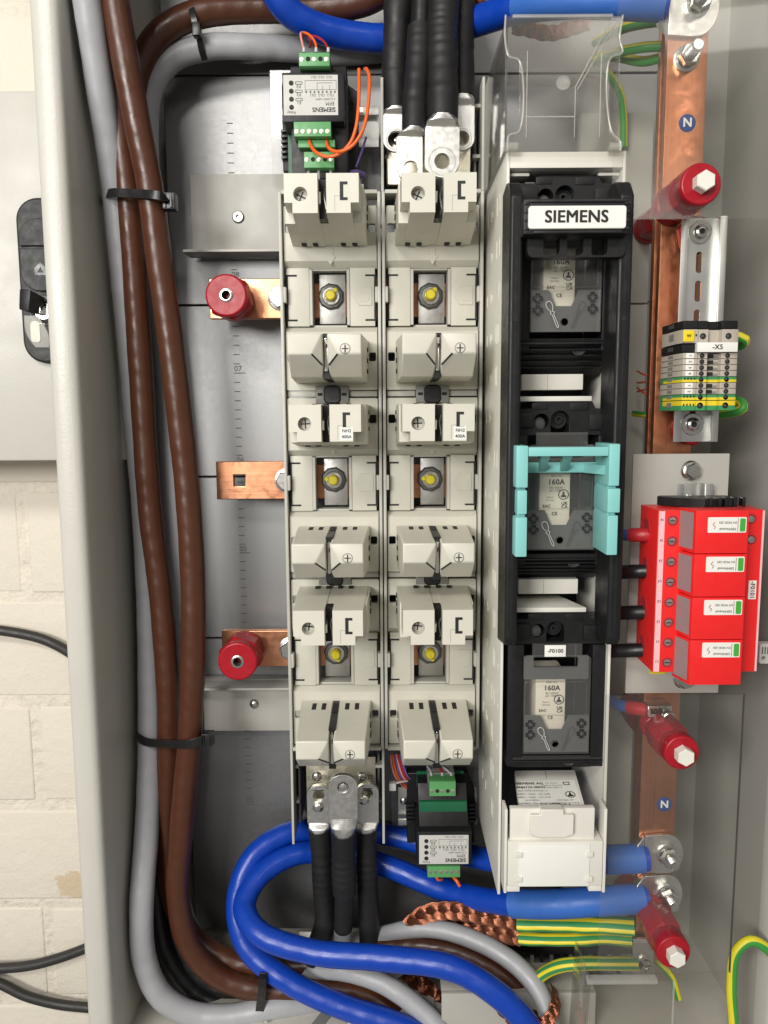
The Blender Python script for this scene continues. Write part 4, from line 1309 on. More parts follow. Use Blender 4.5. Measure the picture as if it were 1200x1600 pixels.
mb = MB().prism([(-2.4, -2.6), (2.4, -2.6), (2.4, -0.8), (1, -0.4), (0.7, 2.8), (-0.7, 2.8), (-1, -0.4), (-2.4, -0.8)], 'y', -0.1, 0.1)
obj('approval_mark', mb.xf(M4), 'ink', lb)
p = on_plate(0.80, 0.38) + Vector((0, -0.25, 0.15))
mb = MB().prism([(-2.6, -2), (2.6, -2), (3.0, 2.6), (-3.0, 2.6)], 'y', -0.1, 0.1, holes=[[(-2.0, -1.3), (2.0, -1.3), (2.3, 1.9), (-2.3, 1.9)]])
obj('bin_mark', mb.xf(Matrix.Translation(p) @ Matrix.Rotation(tilt, 4, 'X')), 'ink', lb)

# white foot box
def q5(x0, y0, x1, y1, Y):
    return R(x0, y0, x1, y1, Y)


e = q5(797, 1263, 929, 1314, 640)
st = obj('foot_step', MB().box(e[0], e[1], 640, 646.5, e[2] - 2, e[3], 1.0), 'white_plastic', fs)
e2 = q5(830, 1268, 898, 1312, 632)
obj('foot_latch', MB().prism([(e2[0], e2[2] + 3), (e2[0] + 8, e2[2]), (e2[1] - 8, e2[2]), (e2[1], e2[2] + 3), (e2[1], e2[3] - 5), (e2[1] - 9, e2[3] - 5), (e2[1] - 9, e2[3]), (e2[0] + 9, e2[3]), (e2[0] + 9, e2[3] - 5), (e2[0], e2[3] - 5)], 'y', 635, 645), 'white_plastic', st, bev=0.7)
e3 = q5(789, 1315, 946, 1393, 636)
ft = obj('foot_box', MB().box(e3[0] + 2.5, e3[1] - 2.5, 636, 664, e3[2] + 5, e3[3], 1.2), 'white_plastic', fs)
for s in (0, 1):
    x = e3[0] - 0.6 if s == 0 else e3[1] - 2
    obj('foot_side', MB().box(x, x + 2.6, 637, YU - 0.4, e3[2] - 2, W(870, 1262, 640).z, 0.6), 'white_plastic', fs)
    xx = e3[0] + 2.2 if s == 0 else e3[1] - 14
    obj('foot_toe', MB().box(xx, xx + 11.5, 637.5, 690, e3[2] - 1, e3[2] + 4.6, 0.7), 'white_plastic', ft)
e4 = q5(811, 1320, 921, 1385, 635)
obj('blank_label', MB().box(e4[0], e4[1], 635.0, 636.2, e4[2], e4[3], 0.2), 'paper', ft)
for x in (e4[0], e4[1]):
    for z in (e4[2] + 7, e4[3] - 9):
        obj('label_clip', MB().box(x - 3, x + 3, 633.6, 635.4, z - 2.4, z + 2.4, 0.7), 'white_plastic', ft)

# ------------------------------------------------------------------ turquoise shroud
YT = 612.0
ts = thing('turquoise_shroud', 'turquoise plastic frame clipped around the middle fuse cover', 'shroud', (150, YC, W(880, 870, YC).z))
lx0, lx1 = W(806, 780, YT).x, W(824.5, 780, YT).x
rx0, rx1 = W(950, 780, YT).x, W(968, 780, YT).x
zz = lambda py: W(885, py, YT).z
for (a, b, inset) in ((696, 762, 0), (766, 804, 1), (808, 870, 0)):
    pl_ = obj('frame_post', MB().box(lx0 + (1.5 if inset else 0), lx1, YT + (2 if inset else 0), YC - 1.5, zz(b), zz(a), 1.2), 'teal_plastic', ts)
    obj('frame_post', MB().box(rx0, rx1 + (1.5 if inset else 0) - 0.5, YT + (1 if inset else 0), YC - 1.5, zz(b - 2), zz(a - 2), 1.2), 'teal_plastic', ts)
obj('post_web', MB().box(lx0 + 2.2, lx1 - 1, YT + 6, YC - 2, zz(866), zz(700)), 'teal_plastic', ts)
obj('post_web', MB().box(rx0 + 0.8, rx1 - 2, YT + 5, YC - 2, zz(862), zz(698)), 'teal_plastic', ts)
obj('top_bar', MB().box(lx1 + 0.2, rx0 - 0.2, YT + 0.6, YT + 8, zz(713), zz(698.5), 0.9), 'teal_plastic', ts)
zr0, zr1 = W(885, 738, 652).z, W(885, 722, 652).z
obj('rear_bar', MB().box(lx1 + 0.2, rx0 - 0.2, 648, 653, zr0, zr1, 0.7), 'teal_plastic', ts)
for px in (853, 888):
    c = W(px, 712, YT + 6)
    obj('brace_fin', MB().hexa([(c.x - 3.6, YT + 6, zz(713)), (c.x + 3.6, YT + 6, zz(713)), (c.x + 3.6, YT + 6, zz(704)), (c.x - 3.6, YT + 6, zz(704)),
                                (c.x + 0.5, 650, zr0), (c.x + 7, 650, zr0), (c.x + 7, 650, zr1), (c.x + 0.5, 650, zr1)], 0.5), 'teal_plastic', ts)
obj('corner_web', MB().prism([(rx0, YT + 10), (rx0, 652), (rx0 - 13, 652)], 'z', zr0, zr1 - 1), 'teal_plastic', ts)

# ------------------------------------------------------------------ clear terminal cover above the switch
YV = 645.0
cv = thing('clear_terminal_cover', 'clear plastic terminal cover standing above the black fuse switch', 'cover', (150, 780, W(880, 233, YV).z))
pts = [(793, 236), (969, 236), (969, 222), (955, 205), (953, 92), (972, 82), (968, 62), (973, 24), (790, 24), (789, 60), (795, 88), (811, 95), (811, 205), (795, 212)]
pp = [(W(a, b, YV).x, W(a, b, YV).z) for a, b in pts]
fr = obj('front_pane', MB().prism(pp, 'y', YV, YV + 2.2), 'clear_cover', cv, bev=0.8)
wl = MB()
for (x, dx) in ((W(790, 120, YV).x, 1.8), (W(970, 120, YV).x - 1.8, 1.8)):
    pane = MB().box(x, x + dx, YV + 2.4, 775, W(880, 234, YV).z + 1, W(880, 26, YV).z, 0.3)
    obj('side_pane', pane, 'clear_cover', cv)
obj('top_pane', MB().box(W(792, 120, YV).x + 2, W(970, 120, YV).x - 2, YV + 2.4, 770, W(880, 26, YV).z - 2, W(880, 26, YV).z, 0.3), 'clear_cover', cv)
tb_ = MB()
e = R(801, 22, 958, 27, YV - 2)
obj('edge_strip', MB().box(e[0], e[1], YV - 2.4, YV - 0.4, e[2], e[3], 0.4), 'clear_bag', cv)
rim = [Vector((a, YV - 0.4, b)) for a, b in pp]
obj('rim_glint', MB().tube([r for r in rim[8:14]] + [rim[0]], 0.9, 8, step=1.5), 'clear_bag', cv)  # hazy tube added so the clear edge shows a light line
obj('rim_glint', MB().tube([r for r in rim[1:8]], 0.9, 8, step=1.5), 'clear_bag', cv)
for px, y0, y1 in ((823, 80, 215), (938, 80, 215), (898, 138, 215)):
    e = R(px - 0.6, y0, px + 0.8, y1, YV - 0.5)
    obj('inner_rib', MB().box(e[0], e[1], YV - 0.9, YV - 0.1, e[2], e[3]), 'clear_bag', cv)
e = R(823, 181.5, 898, 183.5, YV - 0.5)
obj('inner_rib', MB().box(e[0], e[1], YV - 0.9, YV - 0.1, e[2], e[3]), 'clear_bag', cv)
a, b = W(898, 138, YV - 0.6), W(952, 36, YV - 0.6)
obj('inner_rib', MB().tube([a, b], 0.7, 6), 'clear_bag', cv)
a, b = W(902, 140, YV - 0.6), W(962, 36, YV - 0.6)
obj('inner_rib', MB().tube([a, b], 0.5, 6), 'clear_bag', cv)
c = W(880, 130, YV)
obj('mould_mark', MB().lathe((c.x, YV, c.z), (0, -1, 0), [(5.6, 0), (5.4, 0.8), (4.6, 0.8), (4.4, 0.1), (0.1, 0.5)], 24, cap=False), 'clear_bag', cv)
for px in (800, 962):
    c = W(px, 228, YV)
    obj('hinge_lug', MB().lathe((c.x - 5, YV + 3, c.z), (1, 0, 0), [(4, 0), (4, 10)], 16), 'clear_bag', cv)

# ================================================================== right hand side: neutral bars, rail, arrester
YN1, YN2 = 708.0, 738.0
zt_, zb_ = 330.0, W(1045, 1480, YN1).z


def vbar(label, pxa, pya, pxb, pyb, Y, width, z1, z0, dirn):
    a = W(pxa, pya, Y).x
    b = a + width * dirn
    t = thing('vertical_copper_bar', label, 'busbar', ((a + b) / 2, Y, z0), 'vertical copper bars on the right')
    obj('copper_bar', MB().box(min(a, b), max(a, b), Y, Y + 8, z0, z1, 0.8), 'copper_v', t)
    return t


nb1 = vbar('front vertical copper bar carrying the two blue N stickers', 1103, 150, 0, 0, YN1, 35.0, 420, W(1030, 1500, YN1).z, -1)
nb2 = vbar('rear narrow copper bar just left of the bar with N stickers', 1031, 150, 0, 0, YN2, 24.0, 400, W(1005, 1330, YN2).z, 1)
xb0 = W(1103, 150, YN1).x - 35
for px, py in ((1074, 192), (1038, 1257)):
    c = W(px, py, YN1 - 0.4)
    s = obj('neutral_sticker', MB().lathe((c.x, YN1, c.z), (0, -1, 0), [(7.4, 0), (7.4, 0.35), (7.1, 0.45)], 32), 'blue_sticker', nb1, label='round dark blue sticker with a white N')
    text('N', 10.5, (c.x, YN1 - 0.7, c.z), 'paper', s, bold=0.03)


def stud(c, par, Y, out=14, r=5.0, nut=9.5, lean=(0, 0)):
    """washer, spring washer, nut and protruding thread."""
    x, z = c
    obj('washer', MB().lathe((x, Y, z), (0, -1, 0), [(nut * 1.2, 0), (nut * 1.2, 1.6), (nut * 1.1, 2.0)], 30), 'zinc', par)
    obj('spring_washer', MB().lathe((x, Y - 2, z), (0, -1, 0), [(nut * 0.92, 0), (nut * 0.92, 2.0)], 26), 'steel_dark', par)
    obj('nut', MB().lathe((x, Y - 4, z), (0, -1, 0), [(nut * 0.92, 0), (nut, 1), (nut, 6.5), (nut * 0.88, 7.6)], 6, rot=random.random()), 'zinc', par, ang=30)
    pr = []
    a = 7.0
    while a < out + 4:
        pr += [(r, a), (r * 0.86, a + 0.55)]
        a += 1.1
    pr += [(r * 0.8, a + 0.4)]
    obj('thread', MB().lathe((x, Y - 4, z), (0, -1, 0), pr, 18), 'zinc', par)


c = W(1072, 92, YN1)
stud((c.x, c.z), nb1, YN1, out=18, r=5.2, nut=9.2)


def lug_plain(label, pxc, pyc, Y, w, length, m='tinned'):
    """flat ring lug pointing left, bolt through its eye; barrel runs into a blue sleeve."""
    c = W(pxc, pyc, Y)
    t = thing('cable_lug', label, 'cable lug', (c.x, Y, c.z), 'cable lugs')
    x, z = c.x, c.z
    h = w / 2
    poly = [(x - length, z - h * 0.95), (x - 6, z - h)] + [(x + h * 0.78 * math.cos(a), z + h * math.sin(a)) for a in [-PI / 2 + i * PI / 14 for i in range(15)]] + [(x - 6, z + h), (x - length, z + h * 0.95)]
    obj('lug_palm', MB().prism(poly, 'y', Y - 4.5, Y - 0.4, holes=[circ(x, z, 6, 16)]), m, t, bev=0.9)
    rect = [(x - length - 0.5, Y - 4.5, z - h * 0.95), (x - length - 0.5, Y - 0.4, z - h * 0.95), (x - length - 0.5, Y - 0.4, z + h * 0.95), (x - length - 0.5, Y - 4.5, z + h * 0.95)]
    r2 = [(x - length - 9, Y - 9, z - h * 0.58), (x - length - 9, Y + 1, z - h * 0.58), (x - length - 9, Y + 1, z + h * 0.58), (x - length - 9, Y - 9, z + h * 0.58)]
    obj('lug_neck', MB().loft([rect, r2]), m, t, bev=1.0)
    stud((x, z), t, Y - 4.6, out=12, r=4.6, nut=8.8)
    return t


lug_plain('tinned lug at the upper end of the blue cables, top right corner', 1086, 12, YN1, 50, 24)
lug_plain('upper of two tinned lugs bolted to the lower copper bar', 1040, 1331, YN1, 40, 22)
lug_plain('lower of two tinned lugs bolted to the lower copper bar', 1039, 1393, YN1, 40, 22)

# lower clamp on the neutral bar
t = thing('bar_clamp', 'small bright steel screw clamp on the bar beside the red insulator', 'clamp', W(1030, 1113, 700), None)
e = R(1012, 1103, 1050, 1121, 690)
obj('clamp_frame', MB().prism([(e[0], e[2]), (e[1], e[2]), (e[1], e[3]), (e[0], e[3])], 'y', 690, YN1 - 0.5, holes=[[(e[0] + 3, e[2] + 3), (e[1] - 9, e[2] + 3), (e[1] - 9, e[3] - 3), (e[0] + 3, e[3] - 3)]]), 'zinc', t, bev=0.6)
c = W(1042, 1122, 684)
obj('clamp_screw', MB().lathe((c.x, 690, c.z + 2), (0.1, -1, -0.15), [(3.2, 0), (3.2, 5), (6.3, 5), (6.3, 9), (5.4, 10)], 12), 'zinc', t, ang=30)
c = W(1008, 1507, 700)
t = thing('earth_bolt', 'small hex bolt with washer holding the lowest green and yellow sleeve', 'bolt', (c.x, 700, c.z))
obj('bolt_tab', MB().box(c.x - 12, c.x + 9, 702, 705, c.z - 10, c.z + 26, 0.8), 'tinned', t)
stud((c.x, c.z), t, 702, out=5, r=3.6, nut=6.6)

# red insulators of the neutral bars, each pair behind and before the bar
for lab, px, py, r, bo in (('red insulator with white nylon bolt at the top right, above the terminal blocks', 1096, 287, 16.5, 8.2),
                           ('red insulator with white nylon bolt just below the red surge arrester', 1066, 1177, 15.5, 8.0),
                           ('red insulator with white nylon bolt at the bottom right, by the green and yellow sleeve', 1053, 1489, 15.5, 8.0)):
    Yf = 640.0
    c = W(px, py, Yf)
    insulator(lab, (c.x, c.z), Yf, YN1 - 0.4, r, insert=False, bolt=bo, group='red insulators with nylon bolts')
for lab, px, py in (('dark red rear insulator behind the copper bars at the top right', 1040, 338), ('dark red rear insulator behind the copper bars below the arrester', 1012, 1130),
                    ('dark red rear insulator behind the copper bars at the bottom', 1003, 1430)):
    c = W(px, py, 760)
    insulator(lab, (c.x, c.z), 747, 811, 15, insert=False, group='rear red insulators')
for lab, px, py in (('red insulator just behind the top end of the slotted rail', 1068, 372), ('red insulator just behind the bottom end of the slotted rail', 1060, 668)):
    c = W(px, py, 712)
    insulator(lab, (c.x + 6, c.z), 693, YN1 - 0.4, 15, insert=False, group='red insulators behind the rail')

# slotted top hat rail
YR = 690.0
r0, r1, rz0, rz1 = R(1064, 341, 1122, 690, YR)
r0, r1 = W(1069, 400, YR).x, W(1069, 400, YR).x + 27
dr = thing('slotted_rail', 'short vertical slotted steel rail carrying the terminal blocks', 'rail', ((r0 + r1) / 2, YR, rz0))
hol = []
for py in (410, 455, 500, 545, 590, 635):
    c = W(1087, py, YR).z
    hol.append(rr(r0 + 10.5, r0 + 15.8, c - 9.0, c + 9.0, 2.6, 4))
obj('rail_web', MB().prism([(r0, rz0), (r1, rz0), (r1, rz1), (r0, rz1)], 'y', YR, YR + 1.4, holes=hol), 'rail_steel', dr)
for (xs, d) in ((r0, -1), (r1, 1)):
    fl = MB()
    fl.box(min(xs, xs + d * 1.4), max(xs, xs + d * 1.4), YR - 7.5, YR + 1.4, rz0, rz1, 0.4)
    fl.box(min(xs + d * 1.0, xs + d * 6.2), max(xs + d * 1.0, xs + d * 6.2), YR - 8.2, YR - 6.8, rz0, rz1, 0.5)
    obj('rail_flange', fl, 'rail_steel', dr)
for px, py in ((1088, 363), (1077, 663)):
    c = W(px, py, YR)
    x = (r0 + r1) / 2 - 0.5
    obj('washer', MB().lathe((x, YR, c.z), (0, -1, 0), [(9.8, 0), (9.8, 1.2), (9.3, 1.6)], 30), 'zinc', dr)
    sc = obj('rail_screw', MB().lathe((x, YR - 1.6, c.z), (0, -1, 0), [(6.2, 0), (6.0, 1.5), (4.6, 3.0), (2.6, 3.4), (2.4, 1.2), (0.1, 1.2)], 24, cap=False), 'zinc', dr)
    obj('drive_star', MB().lathe((x, YR - 3.2, c.z), (0, -1, 0), [(2.5, 0), (2.5, 0.2), (0.2, 0.2)], 6, cap=False), 'ink', sc)

# terminal blocks on the rail
YX = 642.0
tb0 = thing('terminal_block_row', 'row of beige and green yellow terminal blocks labelled X5 on the rail', 'terminal blocks', ((r0 + r1) / 2, YR, W(1095, 642, YX).z))
xl, xr_ = W(1065, 570, YX).x, W(1157, 570, YX).x
yl = {'steps': None}


def slice_(name, py0, py1, m, front=YX, right=0.0, hole=True, label=True, pos=0, half=None):
    zA, zB = W(1110, py0, YX).z, W(1110, py1, YX).z
    g = 0.18
    x0, x1 = xl, xr_ + right
    # side profile, stepped like a feed-through terminal
    outline = [(x0 - 1.0, front + 12), (x0 + 0.2, front + 4), (x0 + 1.2, front), (x0 + 12.6, front), (x0 + 13.0, front + 1.2), (x0 + 21.5, front + 1.2), (x0 + 22.2, front + 6.5),
               (x1 - 16.5, front + 6.5), (x1 - 15.5, front + 1.2), (x1 - 5.5, front + 1.2), (x1 - 1.5, front + 3.0), (x1 + 0.3, front + 8)]
    prof = [(x0 - 1.0, YR - 3)] + outline + [(x1 + 0.3, YR - 3), (r1 + 7, YR - 3), (r1 + 7, YR - 9.5), (r0 - 7, YR - 9.5), (r0 - 7, YR - 3)]
    o = obj(name, MB().prism(prof, 'z', zB + g, zA - g), m, tb0, bev=0.25)
    zc = (zA + zB) / 2
    h = abs(zA - zB)
    if half:
        yo = [(p[0] + (-0.2 if i == 0 else 0.2 if i == 11 else 0), p[1] - 0.2) for i, p in enumerate(outline)]
        obj('yellow_half', MB().prism([(x0 - 1.2, YR - 11)] + yo + [(x1 + 0.5, YR - 11)], 'z', (zB + g + 0.1) if half < 0 else zc, zc if half < 0 else (zA - g - 0.1)), 'earth_yellow', o)
    if hole:
        rad = min(2.5, h * 0.42)
        for x in (x0 + 17.0, x1 - 10.5):
            obj('wire_funnel', MB().lathe((x, front + 1.1, zc), (0, -1, 0), [(rad, 0), (rad, 0.25), (rad * 0.9, 0.1), (0.05, 0.1)], 16, cap=False), 'dark_void', o)
            obj('clamp_screw', MB().lathe((x - 0.4, front + 0.9, zc + 0.2), (0, -1, 0), [(rad * 0.5, 0), (rad * 0.4, 0.25)], 10), 'steel_dark', o)
    if label:
        obj('marker_tab', MB().box(x0 + 3.2, x0 + 9.8, front - 0.9, front + 0.1, zB + 0.35, zA - 0.35, 0.2), 'paper', o)
        text(str(pos), 3.2, (x0 + 6.5, front - 1.1, zc), 'ink', o, bold=0.01, rot=PI / 2)
        obj('bridge_slot', MB().box(x0 + 22.6, x1 - 20.0, front + 6.1, front + 6.6, zc - h * 0.36, zc + h * 0.30), 'dark_void', o)
        obj('bridge_clip', MB().box(x1 - 20, x1 - 16.4, front + 5.6, front + 6.6, zc - h * 0.3, zc + h * 0.05), 'mid_grey', o)
    else:
        for i in range(4):
            obj('marker_notch', MB().box(x0 + 2.4 + i * 2.7, x0 + 3.5 + i * 2.7, front - 0.35, front + 0.2, zc - 0.2, zc + min(1.6, h * 0.35)), 'dark_void', o)
    # wire pockets on the outer side face
    obj('side_pocket', MB().box(x0 - 1.35, x0 - 0.9, front + 16, front + 27, zc - h * 0.18, zc + h * 0.3), 'mid_grey' if m != 'black_plastic' else 'dark_grey', o)
    return o


slice_('end_clamp', 500, 513, 'black_plastic', front=YX + 2, hole=False, label=False)
big = slice_('terminal_block', 514, 536, 'terminal_beige', label=False)
e = W(1076, 525, YX - 1)
obj('warning_tab', MB().box(e.x - 4.6, e.x + 4.6, YX - 1.6, YX - 0.2, e.z - 4.6, e.z + 4.6, 0.4), 'tag_yellow', big)
text('W', 3.6, (e.x, YX - 1.9, e.z), 'ink', big, bold=0.02)
slice_('end_clamp', 537, 550, 'black_plastic', front=YX + 2, hole=False, label=False)
n = 1
for py, kind in ((551, 0), (560.3, 0), (569.6, 0), (578.9, 0), (588.2, 1), (597.5, 0), (606.8, 0), (616.1, 1)):
    if kind == 0:
        slice_('terminal_block', py, py + 9.3, 'terminal_beige', pos=n)
        n = n + 1 if n < 4 else 1
    else:
        slice_('terminal_block', py, py + 9.3, 'earth_green', label=False, half=-1)
slice_('terminal_block', 625.6, 641.5, 'earth_green', label=False, half=1)
e = R(1089, 535, 1152, 550, YX - 2)
hl = obj('group_label', MB().box(e[0], e[1], YX - 3, YX + 3, e[2], e[3], 0.3), 'paper', tb0)
text('-X5', 5.6, ((e[0] + e[1]) / 2, YX - 3.2, (e[2] + e[3]) / 2), 'ink', hl, bold=0.018)

# earth wires at the terminal row and thin orange wires
cable('earth_wire', 'green and yellow wire looping out behind the upper terminal block', [(1120, 520, 700), (1145, 524, 690), (1164, 530, 685), (1160, 538, 695), (1135, 545, 710)], 4.2, 'earth_wire', 'wire', 'green and yellow wires')
cable('earth_wire', 'green and yellow wire looping out behind the lowest terminal block', [(1060, 690, 730), (1085, 668, 715), (1115, 650, 705), (1148, 644, 695), (1161, 638, 690), (1158, 628, 695), (1138, 626, 705)], 4.2, 'earth_wire', 'wire', 'green and yellow wires')
cable('earth_wire', 'short green and yellow wire end between profile and rear copper bar', [(1020, 646, 770), (1008, 648, 772), (990, 646, 785)], 3.0, 'earth_wire', 'wire', 'green and yellow wires')
for i, (a, b) in enumerate(((580, 588), (598, 594), (612, 604), (606, 620))):
    cable('orange_wire', ['uppermost thin orange wire end left of the copper bars', 'second thin orange wire end left of the copper bars', 'third thin orange wire end left of the copper bars', 'lowest thin orange wire end left of the copper bars'][i], [(1016, b, 770), (1006, (a + b) / 2 + 1, 772), (996, a, 790)], 1.0, 'orange_wire', 'wire', 'thin orange wires', n=8)
cable('earth_wire', 'upper green and yellow wire reaching the bar under the blue sleeve', [(930, 66, 800), (975, 44, 760), (1010, 36, 745), (1035, 33, 740)], 4.5, 'earth_wire', 'wire', 'green and yellow wires')
cable('earth_wire', 'middle green and yellow wire reaching the copper bar', [(930, 96, 800), (965, 82, 770), (1005, 74, 750), (1040, 72, 742)], 4.5, 'earth_wire', 'wire', 'green and yellow wires')
cable('earth_wire', 'lower of the green and yellow wires reaching the copper bar', [(935, 86, 805), (970, 90, 785), (1005, 96, 770), (1035, 90, 755)], 4.5, 'earth_wire', 'wire', 'green and yellow wires')
cable('earth_wire', 'green and yellow wire curving down beside the clear terminal cover', [(945, 110, 790), (960, 128, 790), (970, 150, 795), (974, 185, 800), (974, 230, 805)], 4.0, 'earth_wire', 'wire', 'green and yellow wires')
cable('earth_wire', 'thick green and yellow wire arching out of the bottom right corner', [(1145, 1660, 690), (1146, 1600, 690), (1143, 1540, 690), (1150, 1488, 690), (1172, 1470, 690), (1198, 1482, 690), (1225, 1520, 690), (1240, 1600, 690)], 5.0, 'earth_wire', 'wire', 'green and yellow wires')
cable('earth_wire', 'green wire end behind the bottom red insulator', [(1010, 1490, 730), (1030, 1505, 725), (1048, 1524, 720), (1060, 1560, 720)], 3.4, 'earth_wire', 'wire', 'green and yellow wires')

# arrester carrier plate
YG = 690.0
g = R(986, 709, 1138, 1083, YG)
cp_ = thing('carrier_plate', 'plain grey plate behind the red surge arrester', 'plate', ((g[0] + g[1]) / 2, YG, g[2]))
gx0, gx1 = W(988, 760, YG).x, W(1138, 760, YG).x
obj('plate_sheet', MB().box(gx0, gx1, YG, YG + 3, g[2], g[3], 0.6), 'inner_panel', cp_)
for px, py in ((1079, 735), (1067, 1061)):
    c = W(px, py, YG)
    x = c.x
    obj('flange_washer', MB().lathe((x, YG, c.z), (0, -1, 0), [(9, 0), (9, 1.2), (7.5, 2.6)], 28), 'zinc', cp_)
    obj('hex_bolt', MB().lathe((x, YG - 2.4, c.z), (0, -1, 0), [(7.2, 0), (7.2, 4.5), (6.2, 5.4)], 6, rot=0.4), 'zinc', cp_, ang=30)
e = R(1057, 756, 1118, 790, YG - 10)
rl = obj('short_rail', MB().box(e[0] + 6, e[1] - 8, YG - 3, YG - 1.4, e[2] - 150, e[3], 0.3), 'rail_steel', cp_)
for xs in (e[0] + 2, e[1] - 6):
    obj('rail_flange', MB().box(xs - 3, xs + 4, YG - 10, YG - 8.6, e[2] - 150, e[3], 0.3), 'rail_steel', cp_)
c = W(1078, 772, YG - 4)
obj('round_screw', MB().lathe((c.x, YG - 3, c.z - 4), (0, -1, 0), [(5, 0), (4.6, 1.5), (2.5, 3)], 18), 'zinc', cp_)
e = R(1015, 1042, 1040, 1053, YG - 0.5)
obj('yellow_tag', MB().box(e[0], e[1], YG - 0.8, YG - 0.1, e[2], e[3], 0.1), 'tag_yellow', cp_)
text('-F0101', 5.0, ((e[0] + e[1]) / 2, YG - 1.0, (e[2] + e[3]) / 2), 'ink', cp_, bold=0.015)

# red surge arrester
YA = 632.0
ar = thing('surge_arrester', 'red surge arrester with four plug-in modules and green indicators', 'surge arrester', (W(1100, 920, YG).x, YG, W(1100, 1050, YG).z))
za1, za0 = W(1100, 797, YA).z, W(1100, 1050, YA).z
xa0, xa1 = W(1024, 920, YA).x, W(1073, 920, YA).x
xz = lambda px: W(px, 920, YA).x
base = obj('arrester_base', MB().box(xz(1024), xz(1189), YA, YG - 14, za0, za1, 0.9), 'red_plastic', ar)
obj('base_foot', MB().box(xz(1024) + 6, xz(1185) - 8, YG - 13.8, YG - 10, za0 + 2, za1 - 2, 0.8), 'red_plastic', ar)
obj('print_strip', MB().box(xz(1025.5), xz(1034.5), YA - 0.3, YA + 0.2, za0 + 0.6, za1 - 0.6), 'pink_print', base)
obj('print_strip', MB().box(xz(1185.5), xz(1188.6), YA - 0.3, YA + 0.2, za0 + 0.6, za1 - 0.6), 'pink_print', base)
step = (za1 - za0) / 8
for i in range(8):
    z = za1 - step * (i + 0.5)
    x = xz(1047)
    obj('screw_well', MB().lathe((x, YA + 0.1, z), (0, -1, 0), [(4.4, 0), (4.4, 0.3), (3.9, 0.4), (3.7, 0.15), (0.1, 0.15)], 20, cap=False), 'ink_red', base)
    s = obj('terminal_screw', MB().lathe((x - 0.3, YA, z), (0, -1, 0), [(3.1, 0), (2.8, 0.6), (1.6, 0.9)], 18), 'silver', base)
    mb = MB()
    mb.box(x - 2.5, x + 1.9, YA - 1.15, YA - 0.6, z - 0.4, z + 0.4)
    obj('screw_slot', mb, 'ink', s)
    text(('N', 'N', 'L3', 'L3', 'L2', 'L2', 'L1', 'L1')[i], 2.9, (xz(1030), YA - 0.5, z + 1), 'ink', base, rot=PI, bold=0.01)
    # cable entries moulded into the left flank
    if i % 2 == 0:
        obj('entry_pocket', MB().lathe((xz(1024) + 0.2, YA + 27, z - step / 2), (-1, 0, 0), [(7.5, 0), (7.5, 0.5), (6.4, 0.6), (6.2, 0.3), (0.1, 0.3)], 20, cap=False), 'ink_red', base)
for py in (811, 843):
    c = W(1174, py, YA)
    obj('screw_well', MB().lathe((c.x, YA + 0.1, c.z), (0, -1, 0), [(4.2, 0), (4.2, 0.3), (3.7, 0.4), (3.5, 0.15), (0.1, 0.15)], 20, cap=False), 'ink_red', base)
    obj('terminal_screw', MB().lathe((c.x - 0.3, YA, c.z), (0, -1, 0), [(3.0, 0), (2.7, 0.6), (1.5, 0.9)], 18), 'zinc', base)
YM = 612.0
mods = 4
mz = (za1 - za0 + 4) / 4
xm0, xm1 = W(1083, 920, YM).x, W(1165, 920, YM).x
for i in range(mods):
    z1 = za1 + 2 - mz * i
    z0 = z1 - mz + 0.7
    if i == 3:
        z0 -= 3
    md = obj('plug_module', MB().hexa([(xm0, YM, z0), (xm1, YM, z0), (xm1, YM, z1), (xm0, YM, z1),
                                       (xm0 - 5.5, YA + 4, z0), (xm1 + 0.5, YA + 4, z0), (xm1 + 0.5, YA + 4, z1), (xm0 - 5.5, YA + 4, z1)], 0.8), 'red_plastic', ar)
    e0, e1 = xm0 + 9.5, xm1 - 2.2
    lz1 = z1 - 1.4 - (0.5 if i else 4.0)
    lz0 = lz1 - 12.5
    lb_ = obj('module_label', MB().prism(rr(e0, e1, lz0, lz1, 0.8, 2), 'y', YM - 0.4, YM + 0.2), 'paper', md)
    obj('status_window', MB().prism(rr(e1 - 5.2, e1 - 1.0, lz0 + 1.0, lz1 - 1.0, 0.8, 2), 'y', YM - 0.9, YM - 0.2), 'indicator_green', md)
    obj('red_line', MB().box(e1 - 7.0, e1 - 6.6, YM - 0.55, YM - 0.3, lz0 + 0.8, lz1 - 0.8), 'ink_red', md)
    text('DEHNventil', 2.7, (e1 - 15.0, YM - 0.6, lz0 + 3.0), 'ink_grey', md, rot=PI, bold=0.008)
    text('DV MOD 255', 2.5, (e1 - 15.0, YM - 0.6, lz1 - 4.2), 'ink_grey', md, rot=PI, bold=0.006)
    obj('red_squiggle', MB().tube([(e0 + 5.5, YM - 0.5, lz1 - 4), (e0 + 4, YM - 0.5, (lz0 + lz1) / 2), (e0 + 6, YM - 0.5, (lz0 + lz1) / 2 - 1), (e0 + 5, YM - 0.5, lz0 + 3)], 0.25, 6, step=1.5), 'ink_red', md)
    # printed grey flank of the module
    a0 = (xm0 - 5.5, YA + 3.0)
    obj('grey_flank', MB().hexa([(xm0 - 1.0, YM + 2.8, z0 + 3), (xm0 - 0.9, YM + 2.8, z0 + 3), (xm0 - 0.9, YM + 2.8, z1 - 2), (xm0 - 1.0, YM + 2.8, z1 - 2),
                                 (xm0 - 5.9, YA + 2.5, z0 + 3), (xm0 - 5.0, YA + 2.5, z0 + 3), (xm0 - 5.0, YA + 2.5, z1 - 2), (xm0 - 5.9, YA + 2.5, z1 - 2)]), 'grey_print', md)
e = R(1169, 907, 1181, 936, YA)
